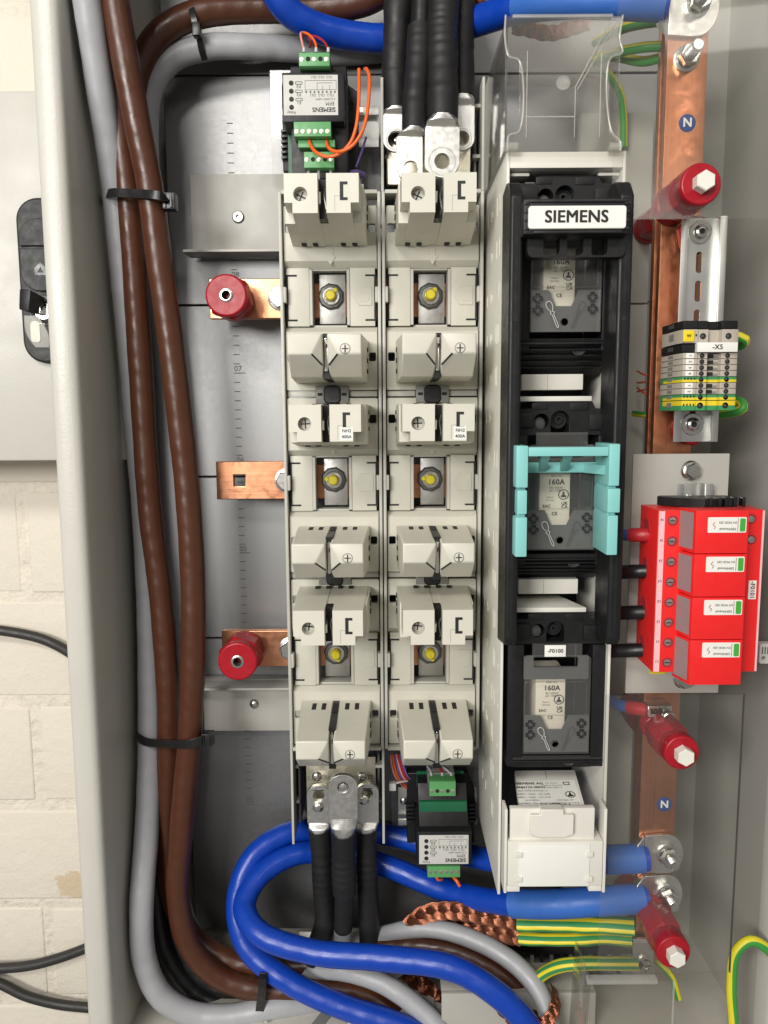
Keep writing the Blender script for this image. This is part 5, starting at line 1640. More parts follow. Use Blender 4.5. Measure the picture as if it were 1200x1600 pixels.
obj('device_tag', MB().box(e[0], e[1], YA - 0.5, YA - 0.1, e[2], e[3]), 'paper', base)
text('-F0101', 5.2, ((e[0] + e[1]) / 2, YA - 0.8, (e[2] + e[3]) / 2), 'ink', base, rot=PI / 2, bold=0.015)
# black end stop above it
es = thing('end_stop', 'black plastic end stop clamped on the rail above the red arrester', 'end stop', (W(1095, 785, 640).x, YG, za1))
q0, q1 = W(1037, 785, 652).x, W(1156, 785, 652).x
zz0 = za1 + 0.6
obj('stop_body', MB().prism([(q0, 668), (q0 + 4, 660), (q0 + 30, 640), (q0 + 44, 642), (q0 + 48, 650), (q0 + 60, 648), (q1 - 6, 646), (q1, 655), (q1 - 4, 672), (q0 + 4, 674)], 'z', zz0, zz0 + 7.5), 'black_plastic', es, bev=0.8)
for i in range(5):
    x = q0 + 34 + i * 7.5
    obj('stop_rib', MB().box(x, x + 2.4, 639 if i < 2 else 644, 652, zz0 + 0.5, zz0 + 8.6, 0.4), 'black_satin', es)

# leads into the arrester
for lab, py, px0 in (('upper black lead running into the left flank of the arrester', 893, 974), ('middle black lead running into the left flank of the arrester', 957, 968), ('lowest black lead running into the left flank of the arrester', 1016, 960)):
    cable('arrester_lead', lab, [(px0 - 30, py + 2, 700), (px0, py + 1, 676), (990, py, 664), (1012, py, 660), (1022, py, 658)], 6.2, 'cable_black', 'cable', 'black leads of the arrester')
bl = cable('arrester_lead', 'blue lead with a dark red sleeve entering the top of the arrester', [(958, 836, 690), (975, 836, 672), (988, 836, 665)], 5.0, 'sleeve_blue', 'cable')
P = [W(986, 836, 666), W(1000, 836, 660), W(1016, 836, 658)]
obj('red_sleeve', MB().tube(P, 6.2, 16), 'red_wire', bl, ang=60)
bl = cable('clamp_lead', 'short blue lead with red sleeve ending in the small bar clamp', [(950, 1092, 740), (968, 1102, 722), (984, 1105, 712)], 5.5, 'sleeve_blue', 'cable')
obj('red_sleeve', MB().tube([W(982, 1105, 713), W(996, 1107, 706), W(1012, 1110, 700)], 6.6, 16), 'red_wire', bl, ang=60)
gc = thing('grey_clip', 'small pale grey clip at the right edge beside the arrester', 'clip', W(1190, 1020, 670))
e = R(1185, 1005, 1199, 1036, 670)
obj('clip_body', MB().prism(rr(e[0], e[1] + 4, e[2], e[3], 2, 3), 'y', 668, 676, holes=[circ((e[0] + e[1]) / 2, e[2] + 5, 2.0, 12)]), 'label_grey', gc, bev=0.5)
for k in range(3):
    obj('clip_mark', MB().box(e[0] + 2 + k * 2.4, e[0] + 3 + k * 2.4, 667.7, 668.2, e[2] + 9, e[3] - 3), 'ink_grey', gc)

# clear protective sheets
YS = 648.0
sh = R(955, -140, 1330, 341, YS)
t = thing('clear_sheet', 'upper clear acrylic sheet over the copper bars at the top right', 'clear sheet', ((sh[0] + sh[1]) / 2, YS, sh[2]), 'clear acrylic sheets')
xs0 = W(960, 200, YS).x
obj('sheet_pane', MB().box(xs0, XR - 3, YS, YS + 3, sh[2], sh[3], 0.4), 'clear_sheet', t)
sx0, sx1 = W(941, 1300, YS).x, W(1152, 1300, YS).x
sz1, sz0 = W(1050, 1086, YS).z, W(1050, 1521, YS).z
t = thing('clear_sheet', 'lower clear acrylic sheet over the copper bar below the arrester', 'clear sheet', ((sx0 + sx1) / 2, YS, sz0), 'clear acrylic sheets')
obj('sheet_pane', MB().box(sx0, sx1, YS, YS + 3, sz0, sz1, 0.4), 'clear_sheet', t)
obj('sheet_edge', MB().box(sx1 + 0.1, sx1 + 0.7, YS + 0.1, YS + 2.9, sz0, sz1), 'dark_grey', t)
# clear box at the bottom right
YK = 640.0
cb = thing('clear_box_cover', 'empty clear plastic cover lying at the bottom right corner', 'cover', W(985, 1600, YK))
k0, k1 = W(912, 1560, YK).x, W(1052, 1560, YK).x
kz1, kz0 = W(985, 1527, YK).z, W(985, 1680, YK).z
obj('front_pane', MB().box(k0 + 6, k1, YK, YK + 2, kz0, kz1 - 4, 0.4), 'clear_cover', cb)
obj('side_pane', MB().hexa([(k0, YK - 1, kz0), (k0 + 2, YK - 1, kz0), (k0 + 6, YK - 1, kz1), (k0 + 4, YK - 1, kz1), (k0, YK + 50, kz0), (k0 + 2, YK + 50, kz0), (k0 + 6, YK + 50, kz1), (k0 + 4, YK + 50, kz1)], 0.3), 'clear_cover', cb)
obj('top_flange', MB().box(k0 + 2, k0 + 66, YK - 3, YK + 4, kz1 - 5, kz1, 0.8), 'clear_bag', cb)
obj('side_rim', MB().tube([(k1, YK, kz0), (k1, YK, kz1 - 4)], 1.0, 8), 'clear_bag', cb)
obj('top_pane', MB().box(k0 + 6, k1, YK + 2.2, YK + 52, kz1 - 6, kz1 - 4.4, 0.3), 'clear_cover', cb)

# ================================================================== big cables
cable('power_cable', 'grey cable nearest the left enclosure wall, bending right at the floor',
      [(80, -400, 690), (118, -120, 698), (136, 0, 712), (154, 120, 730), (175, 260, 755), (190, 400, 770), (210, 620, 788), (228, 850, 798), (233, 1000, 796), (234, 1150, 788), (229, 1300, 768), (221, 1420, 745), (226, 1500, 745), (252, 1556, 748), (300, 1584, 750), (360, 1588, 752), (430, 1574, 758), (500, 1566, 770)], 12.5, 'cable_grey', group='grey cables')
cable('power_cable', 'left brown cable of the bundle along the left wall',
      [(110, -400, 715), (150, -120, 725), (166, 0, 737), (178, 100, 745), (188, 200, 752), (199, 290, 758), (208, 400, 766), (219, 560, 775), (234, 790, 780), (252, 940, 780), (262, 1080, 780), (263, 1180, 782), (261, 1300, 786), (268, 1400, 790), (300, 1462, 790), (350, 1497, 786), (420, 1512, 784), (500, 1505, 786), (570, 1484, 786), (650, 1478, 775), (720, 1490, 765), (790, 1528, 750), (840, 1580, 740), (870, 1650, 735)], 12.0, 'cable_brown', group='brown cables')
cable('power_cable', 'right brown cable of the bundle, bulging outward at mid height',
      [(130, -400, 705), (168, -120, 712), (180, 0, 718), (197, 100, 724), (216, 200, 732), (234, 290, 740), (248, 400, 747), (268, 545, 753), (292, 760, 757), (301, 900, 757), (302, 1000, 756), (297, 1140, 757), (283, 1300, 760), (278, 1400, 762), (298, 1480, 764), (345, 1528, 766), (420, 1548, 766), (500, 1545, 770), (560, 1552, 770), (610, 1578, 765), (660, 1640, 760)], 12.2, 'cable_brown', group='brown cables')
cable('power_cable', 'brown cable arching over the top left corner of the plate',
      [(640, -40, 810), (570, 2, 812), (490, 14, 815), (400, 14, 812), (310, 22, 805), (250, 54, 800), (217, 108, 800), (205, 180, 805), (207, 260, 815), (215, 360, 825), (228, 520, 832)], 13.0, 'cable_brown', group='brown cables')
cable('power_cable', 'grey cable arching under the brown one across the top of the plate',
      [(640, 72, 842), (540, 82, 838), (440, 76, 828), (390, 73, 820), (325, 74, 815), (270, 92, 812), (238, 135, 812), (229, 200, 815), (233, 300, 818), (242, 430, 818), (257, 600, 815), (268, 760, 812), (274, 900, 810), (277, 1050, 812), (276, 1200, 815), (272, 1330, 820), (290, 1440, 822), (330, 1500, 820)], 12.0, 'cable_grey', group='grey cables')
cable('power_cable', 'black cable in the shade behind the brown bundle, bending right at the floor',
      [(252, 850, 842), (250, 1100, 835), (249, 1300, 822), (256, 1410, 808), (284, 1490, 800), (335, 1540, 795), (400, 1552, 795), (480, 1545, 800)], 13.0, 'cable_black', group='black cables in the enclosure')
cable('power_cable', 'second black cable along the floor bend between grey and brown cables',
      [(250, 1000, 845), (246, 1250, 828), (244, 1400, 800), (260, 1490, 790), (310, 1556, 786), (390, 1575, 788), (470, 1560, 795)], 12.0, 'cable_black', group='black cables in the enclosure')

b1 = cable('power_cable', 'front blue cable looping at the lower left and crossing to the right corner',
      [(1012, 1404, 703), (950, 1407, 704), (880, 1412, 712), (800, 1412, 735), (700, 1392, 785), (600, 1352, 815), (510, 1331, 822), (452, 1338, 812), (404, 1370, 792), (382, 1415, 768), (404, 1457, 742), (487, 1487, 728), (597, 1497, 718), (707, 1513, 704), (780, 1556, 694), (830, 1610, 688), (860, 1690, 684)], 12.2, 'cable_blue', group='blue cables')
b2 = cable('power_cable', 'rear blue cable looping at the lower left and leaving at the bottom edge',
      [(1012, 1341, 703), (950, 1343, 705), (860, 1346, 730), (780, 1346, 770), (700, 1328, 812), (600, 1303, 836), (510, 1296, 838), (446, 1303, 826), (394, 1340, 806), (370, 1412, 786), (387, 1480, 768), (450, 1533, 752), (523, 1568, 742), (633, 1606, 730), (720, 1650, 722)], 12.0, 'cable_blue', group='blue cables')
obj('shrink_sleeve', MB().tube([W(800, 1412, 735), W(840, 1413, 722), W(880, 1412, 712), W(950, 1407, 704), W(1005, 1404, 703)], 13.9, 22), 'sleeve_blue', b1, ang=60)
obj('shrink_sleeve', MB().tube([W(945, 1343, 705), W(980, 1342, 704), W(1005, 1341, 703)], 13.7, 22), 'sleeve_blue', b2, ang=60)
b3 = cable('power_cable', 'blue cable swinging across the top behind the black lugs',
      [(350, -330, 750), (390, -150, 760), (425, -20, 775), (452, 18, 785), (500, 45, 800), (560, 58, 812), (630, 60, 815), (700, 48, 806), (760, 28, 785), (810, 12, 760), (860, 4, 735), (940, 2, 712), (1046, 6, 700)], 13.4, 'cable_blue', group='blue cables')
obj('shrink_sleeve', MB().tube([W(811, 11, 759), W(860, 4, 735), W(940, 2, 712), W(1040, 6, 700)], 14.2, 22), 'sleeve_blue', b3, ang=60)

cable('power_cable', 'thick grey cable bending down at the bottom beside the copper braid',
      [(510, 1480, 800), (582, 1466, 790), (669, 1450, 775), (753, 1474, 755), (815, 1515, 735), (849, 1562, 715), (862, 1620, 700), (866, 1690, 690)], 9.8, 'cable_grey', group='grey cables')
cable('power_cable', 'grey cable between the two blue cables at the bottom',
      [(400, 1545, 800), (440, 1527, 790), (490, 1516, 780), (540, 1517, 768), (597, 1536, 755), (652, 1573, 742), (690, 1612, 730), (720, 1680, 720)], 10.5, 'cable_grey', group='grey cables')
cable('power_cable', 'dark grey cable hidden under the lower blue cable at the bottom',
      [(520, 1545, 785), (580, 1562, 775), (640, 1594, 762), (690, 1640, 752)], 9.5, 'cable_black', group='black cables in the enclosure')

# ------------------------------------------------------------------ cable lugs with black shrink sleeves
def lug(label, px, py, Y, w, h, px1, py1, Y1, rad, up, hole, sleeve_len, tail, ribs, extra=None, shape='ring'):
    """palm centred at (px,py); barrel towards (px1,py1)."""
    c, d = W(px, py, Y), W(px1, py1, Y1)
    s = 1 if up else -1
    t = thing('cable_lug', label, 'cable lug', tuple(c), 'cable lugs')
    x, z = c.x, c.z
    hw = w / 2
    bot = z - s * h / 2
    top = z + s * h / 2
    if shape == 'ring':
        arc = [(x + hw * math.cos(a), bot + s * hw * (1 + math.sin(a)) * 0.85) for a in [PI + i * PI / 16 for i in range(17)]]
        poly = [(x - hw * 0.99, top)] + arc + [(x + hw * 0.99, top)]
    else:
        poly = [(x - hw, top), (x - hw * 1.02, bot + s * h * 0.3), (x - hw * 0.75, bot + s * h * 0.08), (x - hw * 0.4, bot), (x + hw, bot), (x + hw, top)]
    hz = bot + s * hw * 0.9
    obj('lug_palm', MB().prism(poly, 'y', Y, Y + 5, holes=[circ(x + (hw * 0.1 if shape != 'ring' else 0), hz, hole, 20)]), 'tinned', t, bev=1.3)
    if shape == 'ring':
        obj('pressed_ring', MB().lathe((x, Y, hz), (0, -1, 0), [(hw * 0.80, 0), (hw * 0.78, 0.35), (hw * 0.74, 0.35), (hw * 0.72, 0.0)], 30, cap=False), 'tinned', t)
    n = 16
    def ring(zz, rx, ry, yc, xx):
        return [(xx + rx * math.copysign(abs(math.cos(a)) ** 0.55, math.cos(a)), yc + ry * math.copysign(abs(math.sin(a)) ** 0.55, math.sin(a)), zz) for a in [2 * PI * i / n for i in range(n)]]
    def ringc(p, r):
        return [(p.x + r * math.cos(a), p.y + r * math.sin(a), p.z) for a in [2 * PI * i / n for i in range(n)]]
    neck = Vector((d.x, d.y, d.z))
    rings = [ring(top - s * 0.6, hw * 0.99, 2.4, Y + 2.5, x), ring(top + s * 1.0, hw * 0.99, 2.6, Y + 2.6, x)]
    m1 = Vector((x, Y + 2.5, top)).lerp(neck, 0.55)
    rings.append(ring(m1.z, (hw + rad) / 2, (2.6 + rad) * 0.62, m1.y, m1.x))
    rings.append(ringc(neck, rad * 0.97))
    rings.append(ringc(neck + Vector((0, 0, s * 5)), rad * 0.95))
    obj('lug_barrel', MB().loft(rings), 'tinned', t, bev=0.7, ang=30)
    pts = [neck - Vector((0, 0, s * 1.0))] + [W(*p) for p in sleeve_len]
    def rf(L):
        v = 1.06 + 0.02 * math.sin(L * 0.11 + px)
        for (p0, p1) in ribs:
            if p0 < L < p1:
                v += (0.022 + 0.012 * math.sin(L * 0.31 + px)) * math.sin((L - p0) / (12.0 + 2.5 * math.sin(L * 0.045 + px)) * 2 * PI)
        return v
    sl = tag(obj('shrink_sleeve', MB().tube(pts, rad, 22, rf=rf, step=2.0), 'shrink_black', t, ang=60), 'x', 'x')
    del sl['category'], sl['label']
    if tail:
        obj('cable_core', MB().tube([W(*p) for p in tail[0]], tail[1], 18), tail[2], t, ang=60)
    return t


lug('left rear tinned lug with a black sleeve above the right fuse strip', 619, 208, 775, 25, 34, 619, 172, 783, 12.6, True, 8.0, [(618, 120, 786), (620, 60, 784), (622, -20, 780), (622, -340, 770)], None, [(30, 110)])
lug('narrow front tinned lug with an empty eye and a slim ribbed black sleeve', 640, 248, 742, 24, 38, 647, 204, 746, 11.0, True, 6.6, [(649, 150, 752), (654, 90, 758), (656, 44, 762)], ([(656, 50, 762), (658, 0, 764), (660, -340, 768)], 8.8, 'cable_black'), [(18, 90)], shape='tab')
lug('wide front tinned lug with a thick black sleeve above the right fuse strip', 691, 238, 738, 32, 44, 691, 186, 745, 13.8, True, 7.0, [(691, 120, 752), (691, 50, 758), (694, -20, 760), (697, -340, 760)], None, [(20, 120)])
lug('right rear tinned lug half hidden behind the wide one', 722, 200, 775, 24, 40, 722, 152, 783, 11.5, True, 7.0, [(721, 90, 786), (722, 20, 784), (724, -340, 780)], None, [(30, 110)])

lug('left tinned lug with black sleeve below the left fuse strip', 498, 1257, 772, 25, 42, 499, 1296, 777, 11.0, False, 6.2, [(503, 1340, 778), (506, 1400, 782), (508, 1440, 782), (498, 1472, 782), (485, 1500, 782)], None, [(20, 80)])
lug('middle front tinned lug with black sleeve below the left fuse strip', 536, 1246, 736, 29.5, 48, 537, 1299, 744, 12.0, False, 5.8, [(537, 1340, 752), (538, 1395, 757)], ([(538, 1388, 757), (537, 1425, 762), (536, 1450, 768)], 10.2, 'shrink_black'), [(24, 70)])
lug('right tinned lug with black sleeve below the left fuse strip', 574, 1255, 772, 24, 43, 572, 1296, 777, 10.8, False, 6.2, [(573, 1340, 778), (575, 1400, 782), (577, 1440, 784), (577, 1490, 786)], None, [(20, 80)])
cable('power_cable', 'grey core stub below the middle black sleeve', [(536, 1440, 766), (535, 1462, 770), (533, 1500, 780)], 9.6, 'cable_grey', group='grey cables')
cable('power_cable', 'thin pale grey cable behind the middle black sleeve', [(522, 1400, 800), (520, 1440, 798), (516, 1500, 796)], 5.0, 'cable_grey', group='grey cables')

# brass connection plates behind the lugs
for lab, a, b, c_, d, X in (('tinned connection plate behind the three lower lugs, screws in its corners', 479, 1205, 587, 1262, 0), ('tinned connection plate behind the upper black sleeves', 604, 210, 735, 268, 0)):
    e = R(a, b, c_, d, 790)
    t = thing('connection_plate', lab, 'connection plate', ((e[0] + e[1]) / 2, 790, e[2]), 'connection plates')
    obj('plate_sheet', MB().box(e[0], e[1], 790, 796, e[2] - 12, e[3] + 16, 0.8), 'brass', t)
    for px in (a + 16, c_ - 22):
        c = W(px, b + 8 if X == 0 else d - 8, 790)
        obj('plate_screw', MB().lathe((c.x, 790, c.z), (0, -1, 0), [(5.4, 0), (5, 1.6), (3.4, 3), (1.2, 3.2)], 20), 'zinc', t)
text('02', 6.5, (W(485, 1216, 790).x, 789.6, W(485, 1216, 790).z), 'ink_grey', t, flip=True)
text('22', 6.5, (W(579, 1214, 790).x, 789.6, W(579, 1214, 790).z), 'ink_grey', t, flip=True)
c = W(536, 1234, 734)
tag(obj('lug_bolt', MB().lathe((c.x, 742, c.z), (0, -1, 0), [(5.6, 0), (5.4, 3.0), (4.2, 5.0), (1.5, 5.8)], 20), 'zinc'), 'round bolt end showing in the eye of the middle lower lug', 'bolt')
for px, py, lab in ((497, 1262, 'bolt end in the eye of the left lower lug'), (568, 1250, 'bolt end in the eye of the right lower lug')):
    c = W(px, py, 770)
    tag(obj('lug_bolt', MB().lathe((c.x, 778, c.z), (0, -1, 0), [(5.8, 0), (5.6, 8), (4.2, 9.5), (1.5, 10)], 18), 'zinc'), lab, 'bolt', 'bolts in the lower lugs')

# ------------------------------------------------------------------ fuse monitors
def green_block(par, e, Y, n, flags, up, name='terminal_plug', deep=20, tall=None):
    """green plug-in screw terminal; e=(x0,x1,z0,z1) front face."""
    tp = obj(name, MB().box(e[0], e[1], Y, Y + deep, e[2], e[3], 0.5), 'terminal_green', par)
    z = e[2] + (e[3] - e[2]) * (0.52 if up is None else (0.35 if up else 0.6))
    for i in range(n):
        x = e[0] + (e[1] - e[0]) * (i + 0.5) / n
        if flags[i]:
            obj('terminal_screw', MB().lathe((x, Y + 0.1, z), (0, -1, 0), [(2.15, 0), (2.0, 0.35), (1.5, 0.5)], 14), 'brass', tp)
        else:
            obj('empty_hole', MB().lathe((x, Y, z), (0, -1, 0), [(2.1, 0.0), (2.1, 0.15), (0.1, 0.12)], 14, cap=False), 'dark_void', tp)
    return tp


def efm_label(par, e, Y):
    lb = obj('front_label', MB().box(e[0], e[1], Y - 0.4, Y + 0.1, e[2], e[3]), 'label_grey', par)
    w, h = e[1] - e[0], e[3] - e[2]
    X = lambda u: e[0] + w * u
    Z = lambda v: e[3] - h * v
    y = Y - 0.6
    text('SIEMENS', 5.6, (X(0.74), y, Z(0.86)), 'ink', par, flip=True, bold=0.02)
    text('EFM', 4.6, (X(0.85), y, Z(0.71)), 'ink', par, flip=True)
    text('3 AC400V~690V', 2.6, (X(0.77), y, Z(0.60)), 'ink_grey', par, flip=True)
    text('OL3  OL2  OL1', 3.4, (X(0.70), y, Z(0.50)), 'ink_grey', par, flip=True)
    text('OL3  OL2  OL1', 3.0, (X(0.70), y, Z(0.055)), 'ink_grey', par, flip=True)
    for i, s in enumerate(('F3', 'F2', 'F1')):
        text(s, 4.2, (X(0.28), y, Z(0.28 + i * 0.20)), 'ink', par, flip=True)
        zz = Z(0.20 + i * 0.205)
        obj('fuse_symbol', MB().prism(rr(X(0.22), X(0.35), zz - 1.3, zz + 1.3, 0.4, 1), 'y', y, y + 0.1, holes=[rr(X(0.22) + 0.5, X(0.35) - 0.5, zz - 0.8, zz + 0.8, 0.2, 1)]), 'ink_grey', par)
    text('Relay', 3.6, (X(0.14), y, Z(0.93)), 'ink_grey', par, flip=True)
    for i in range(4):
        obj('signal_lamp', MB().lathe((X(0.145), Y - 0.4, Z(0.20 + i * 0.2)), (0, -1, 0), [(2.2, 0), (2.0, 0.7), (1.2, 0.3), (0.1, 0.4)], 14, cap=False), 'ink', par)
    # printed circuit diagram
    mb = MB()
    def ln(u0, v0, u1, v1):
        x0, x1, z0, z1 = sorted((X(u0), X(u1))) + sorted((Z(v0), Z(v1)))
        mb.box(x0 - 0.16, x1 + 0.16, y, y + 0.1, z0 - 0.16, z1 + 0.16)
    for a in ((0.40, 0.14, 0.97, 0.14), (0.40, 0.14, 0.40, 0.42), (0.62, 0.20, 0.90, 0.20), (0.62, 0.20, 0.62, 0.36), (0.97, 0.14, 0.97, 0.36), (0.40, 0.37, 0.97, 0.37), (0.72, 0.28, 0.72, 0.36), (0.85, 0.26, 0.85, 0.36)):
        ln(*a)
    for i in range(8):
        u = 0.42 + i * 0.075
        mb.box(X(u) - 0.7, X(u) + 0.7, y, y + 0.1, Z(0.425) - 0.9, Z(0.425) + 0.9)
    d = obj('circuit_print', mb, 'ink_grey', par)
    d['kind'] = 'stuff'
    return lb


def wire(par, pts, r, m, n=10):
    return obj('wire', MB().tube([W(*p) for p in pts], r, n, step=2.5), m, par, ang=60)


YE = 742.0
ef = thing('fuse_monitor', 'small black fuse monitor with grey label and orange wires at the top', 'fuse monitor', (W(490, 180, 800).x, 830, W(490, 268, 800).z), 'fuse monitors')
e = R(443, 117, 528, 180, YE)
hb_ = R(441, 112, 538, 190, YE)
hs_ = obj('housing', MB().box(hb_[0], hb_[1], YE + 0.4, 800, hb_[2], hb_[3], 1.6), 'black_plastic', ef)
u = R(452, 98, 541, 116, 752)
obj('housing_back', MB().box(u[0], u[1], 758, 802, u[2] - 90, u[3], 2), 'black_plastic', ef)
efm_label(hs_, e, YE + 0.4)
q_ = R(441, 130, 560, 268, 800)
ft_ = obj('rail_foot', MB().prism([(q_[0], q_[2]), (q_[1] - 4, q_[2]), (q_[1], q_[2] + 10), (q_[1], q_[3] - 8), (q_[1] - 12, q_[3]), (q_[0], q_[3])], 'y', 800, 816), 'black_plastic', ef, bev=1)
for i in range(3):
    z = q_[2] + 22 + i * 20
    obj('foot_hole', MB().lathe((q_[1] - 8, 800, z), (0, -1, 0), [(4, 0), (4, 0.8), (3, 1.0), (2.8, 0.2), (0.1, 0.2)], 16, cap=False), 'dark_void', ft_)
for i in range(6):
    z = q_[2] + 12 + i * 5
    obj('foot_rib', MB().box(q_[0] - 1, q_[0] + 5, 795, 812, z - 1, z + 1.2, 0.3), 'black_satin', ft_)
pc = R(450, 188, 524, 272, 775)
obj('circuit_board', MB().box(pc[0], pc[1] + 3, 776, 778, pc[2], pc[3]), 'pcb_green', ef)
green_block(ef, R(467, 82, 515, 103, 735), 735, 5, (1, 0, 1, 0, 1), None)
g2 = R(459, 190, 517, 213, 740)
green_block(ef, g2, 740, 6, (1, 1, 1, 1, 1, 1), True, deep=36)
obj('plug_header', MB().box(g2[0] + 3, g2[1] + 3, 748, 776, g2[2] - 7, g2[2] - 0.3, 0.5), 'terminal_green', ef)
g3 = R(475, 237, 522, 262, 748)
green_block(ef, g3, 748, 5, (1, 0, 1, 0, 1), None, deep=28)
for px in (482, 498, 517):
    obj('wire_ferrule', MB().cyl(tuple(W(px, 264, 757)), tuple(W(px, 280, 760)), 1.5, 10), 'ferrule', ef)
for px in (475, 494, 513):
    obj('wire_ferrule', MB().cyl(tuple(W(px, 82, 745)), tuple(W(px, 75, 745)), 1.5, 10), 'ferrule', ef)
wire(ef, [(475, 78, 745), (471, 62, 747), (470, 52, 752), (476, 52, 760), (488, 68, 775)], 1.1, 'pink_wire')
wire(ef, [(494, 80, 745), (493, 68, 747), (484, 55, 752), (474, 51, 756), (472, 60, 768)], 1.1, 'orange_wire')
wire(ef, [(484, 74, 765), (486, 64, 760), (480, 55, 760), (474, 54, 765)], 1.0, 'red_wire')
wire(ef, [(513, 77, 745), (507, 66, 752), (496, 58, 760), (488, 56, 770)], 1.0, 'red_wire')
wire(ef, [(484, 217, 752), (485, 226, 742), (494, 238, 734), (512, 245, 730), (532, 239, 728), (548, 222, 726), (556, 200, 726), (560, 170, 728), (561, 140, 732), (561, 108, 740)], 1.6, 'orange_wire')
wire(ef, [(511, 217, 752), (511, 226, 742), (517, 234, 733), (530, 237, 726), (550, 228, 722), (566, 205, 720), (573, 180, 722), (577, 140, 728), (577, 120, 734), (573, 108, 742), (570, 108, 752)], 1.6, 'orange_wire')
obj('wire_tag', MB().box(*(lambda r: (r[0], r[1], 727, 731, r[2], r[3]))(R(560, 168, 568, 176, 728)), 0.4), 'paper', ef)
wire(ef, [(556, 262, 780), (564, 240, 785), (572, 215, 800)], 1.2, 'violet_wire')
wire(ef, [(545, 272, 770), (556, 270, 775), (568, 274, 785)], 3.2, 'violet_wire')
rl_ = thing('mounting_rail', 'bright horizontal rail piece behind the upper fuse monitor', 'rail', W(520, 205, 826))
e = R(441, 178, 592, 228, 826)
obj('rail_web', MB().box(e[0], e[1], 826, 828, e[2], e[3], 0.3), 'rail_steel', rl_)
obj('rail_flange', MB().box(e[0], e[1], 818, 820, e[3] - 4, e[3] + 4, 0.4), 'rail_steel', rl_)
obj('rail_flange', MB().box(e[0], e[1], 818, 820, e[2] - 4, e[2] + 4, 0.4), 'rail_steel', rl_)
fp = thing('insulating_film', 'clear plastic film behind the upper fuse monitor', 'film', W(515, 280, 832), 'clear films behind the monitors')
e = R(424, 110, 580, 292, 832)
obj('film_sheet', MB().box(e[0], e[1], 831, 832, e[2], e[3]), 'clear_window', fp)

# lower monitor
YE2 = 742.0
eg = thing('fuse_monitor', 'small black fuse monitor with green board window at the foot of the right strip', 'fuse monitor', (W(690, 1340, 800).x, 830, W(690, 1345, 800).z), 'fuse monitors')
a0, a1, _, _ = R(653, 1304, 735, 1350, YE2)
zt2, zb2 = W(690, 1300, YE2).z, W(690, 1352, YE2).z
hs2 = obj('housing', MB().box(a0 - 1.0, a1 + 1.5, YE2 + 0.4, 800, zb2, zt2, 1.6), 'black_plastic', eg)
efm_label(hs2, R(655, 1305, 732, 1350, YE2), YE2 + 0.4)
zt3 = W(690, 1222, 770).z
obj('housing_back', MB().hexa([(a0 + 2, 752, zt2), (a1 - 1, 752, zt2), (a1 - 2, 768, zt3), (a0 + 1, 768, zt3), (a0 + 2, 800, zt2), (a1 - 1, 800, zt2), (a1 - 2, 800, zt3), (a0 + 1, 800, zt3)], 1.2), 'black_plastic', eg)
e = R(655, 1251, 729, 1271, 760)
obj('board_window', MB().box(e[0], e[1], 757.5, 764, e[2], e[3], 0.3), 'pcb_green', eg)
e = R(651, 1204, 724, 1226, 790)
obj('circuit_board', MB().box(e[0], e[1], 788, 790, e[2], e[3]), 'pcb_green', eg)
q_ = R(636, 1208, 742, 1318, 800)
ft_ = obj('rail_foot', MB().prism([(q_[0], q_[2]), (q_[1], q_[2]), (q_[1], q_[3] - 22), (q_[1] - 8, q_[3]), (q_[0], q_[3])], 'y', 801, 816), 'black_plastic', eg, bev=1)
for i in range(5):
    z = q_[2] + 48 - i * 4.6
    for x in (q_[0] - 1, q_[1] - 8):
        obj('foot_rib', MB().box(x, x + 9, 793, 812, z - 1, z + 1.2, 0.3), 'black_satin', ft_)
g4 = R(671, 1221, 712, 1244, 752)
green_block(eg, g4, 752, 5, (1, 0, 1, 0, 1), True, deep=20)
e = R(668, 1208, 710, 1224, 768)
obj('plug_header', MB().box(e[0], e[1], 768, 788, e[2], e[3], 0.6), 'clear_bag', eg)
for px, m_ in ((674, 'ferrule'), (691, 'ferrule'), (705, 'ferrule')):
    obj('wire_ferrule', MB().cyl(tuple(W(px, 1208, 768)), tuple(W(px, 1219, 762)), 1.5, 10), m_, eg)
wire(eg, [(691, 1209, 768), (688, 1202, 775), (684, 1196, 785)], 1.3, 'red_wire')
wire(eg, [(704, 1209, 768), (698, 1203, 775), (690, 1198, 785)], 1.3, 'ferrule')
wire(eg, [(674, 1209, 768), (672, 1203, 775), (668, 1198, 785)], 1.3, 'ferrule')
g5 = R(668, 1354, 719, 1371, 744)
green_block(eg, g5, 744, 6, (1, 1, 1, 1, 1, 1), None, deep=24)
wire(eg, [(709, 1371, 755), (714, 1377, 750), (718, 1384, 750)], 1.8, 'orange_wire')
wire(eg, [(682, 1370, 757), (684, 1374, 756), (690, 1374, 760)], 1.6, 'orange_wire')
rl_ = thing('mounting_rail', 'bright rail piece with a screw behind the lower fuse monitor', 'rail', W(640, 1255, 826))
e = R(622, 1231, 745, 1283, 822)
obj('rail_web', MB().box(e[0], e[1], 824, 826, e[2], e[3], 0.3), 'rail_steel', rl_)
obj('rail_flange', MB().box(e[0], e[1], 817, 819, e[2] - 2, e[2] + 5, 0.4), 'rail_steel', rl_)
c = W(631, 1253, 822)
obj('rail_screw', MB().lathe((c.x, 824, c.z), (0, -1, 0), [(4.5, 0), (4, 1.6), (2, 2.8)], 16), 'zinc', rl_)
fp = thing('insulating_film', 'clear plastic film behind the lower fuse monitor', 'film', W(690, 1330, 834), 'clear films behind the monitors')
e = R(612, 1180, 752, 1327, 834)
obj('film_sheet', MB().box(e[0], e[1], 833, 834, e[2], e[3]), 'clear_window', fp)
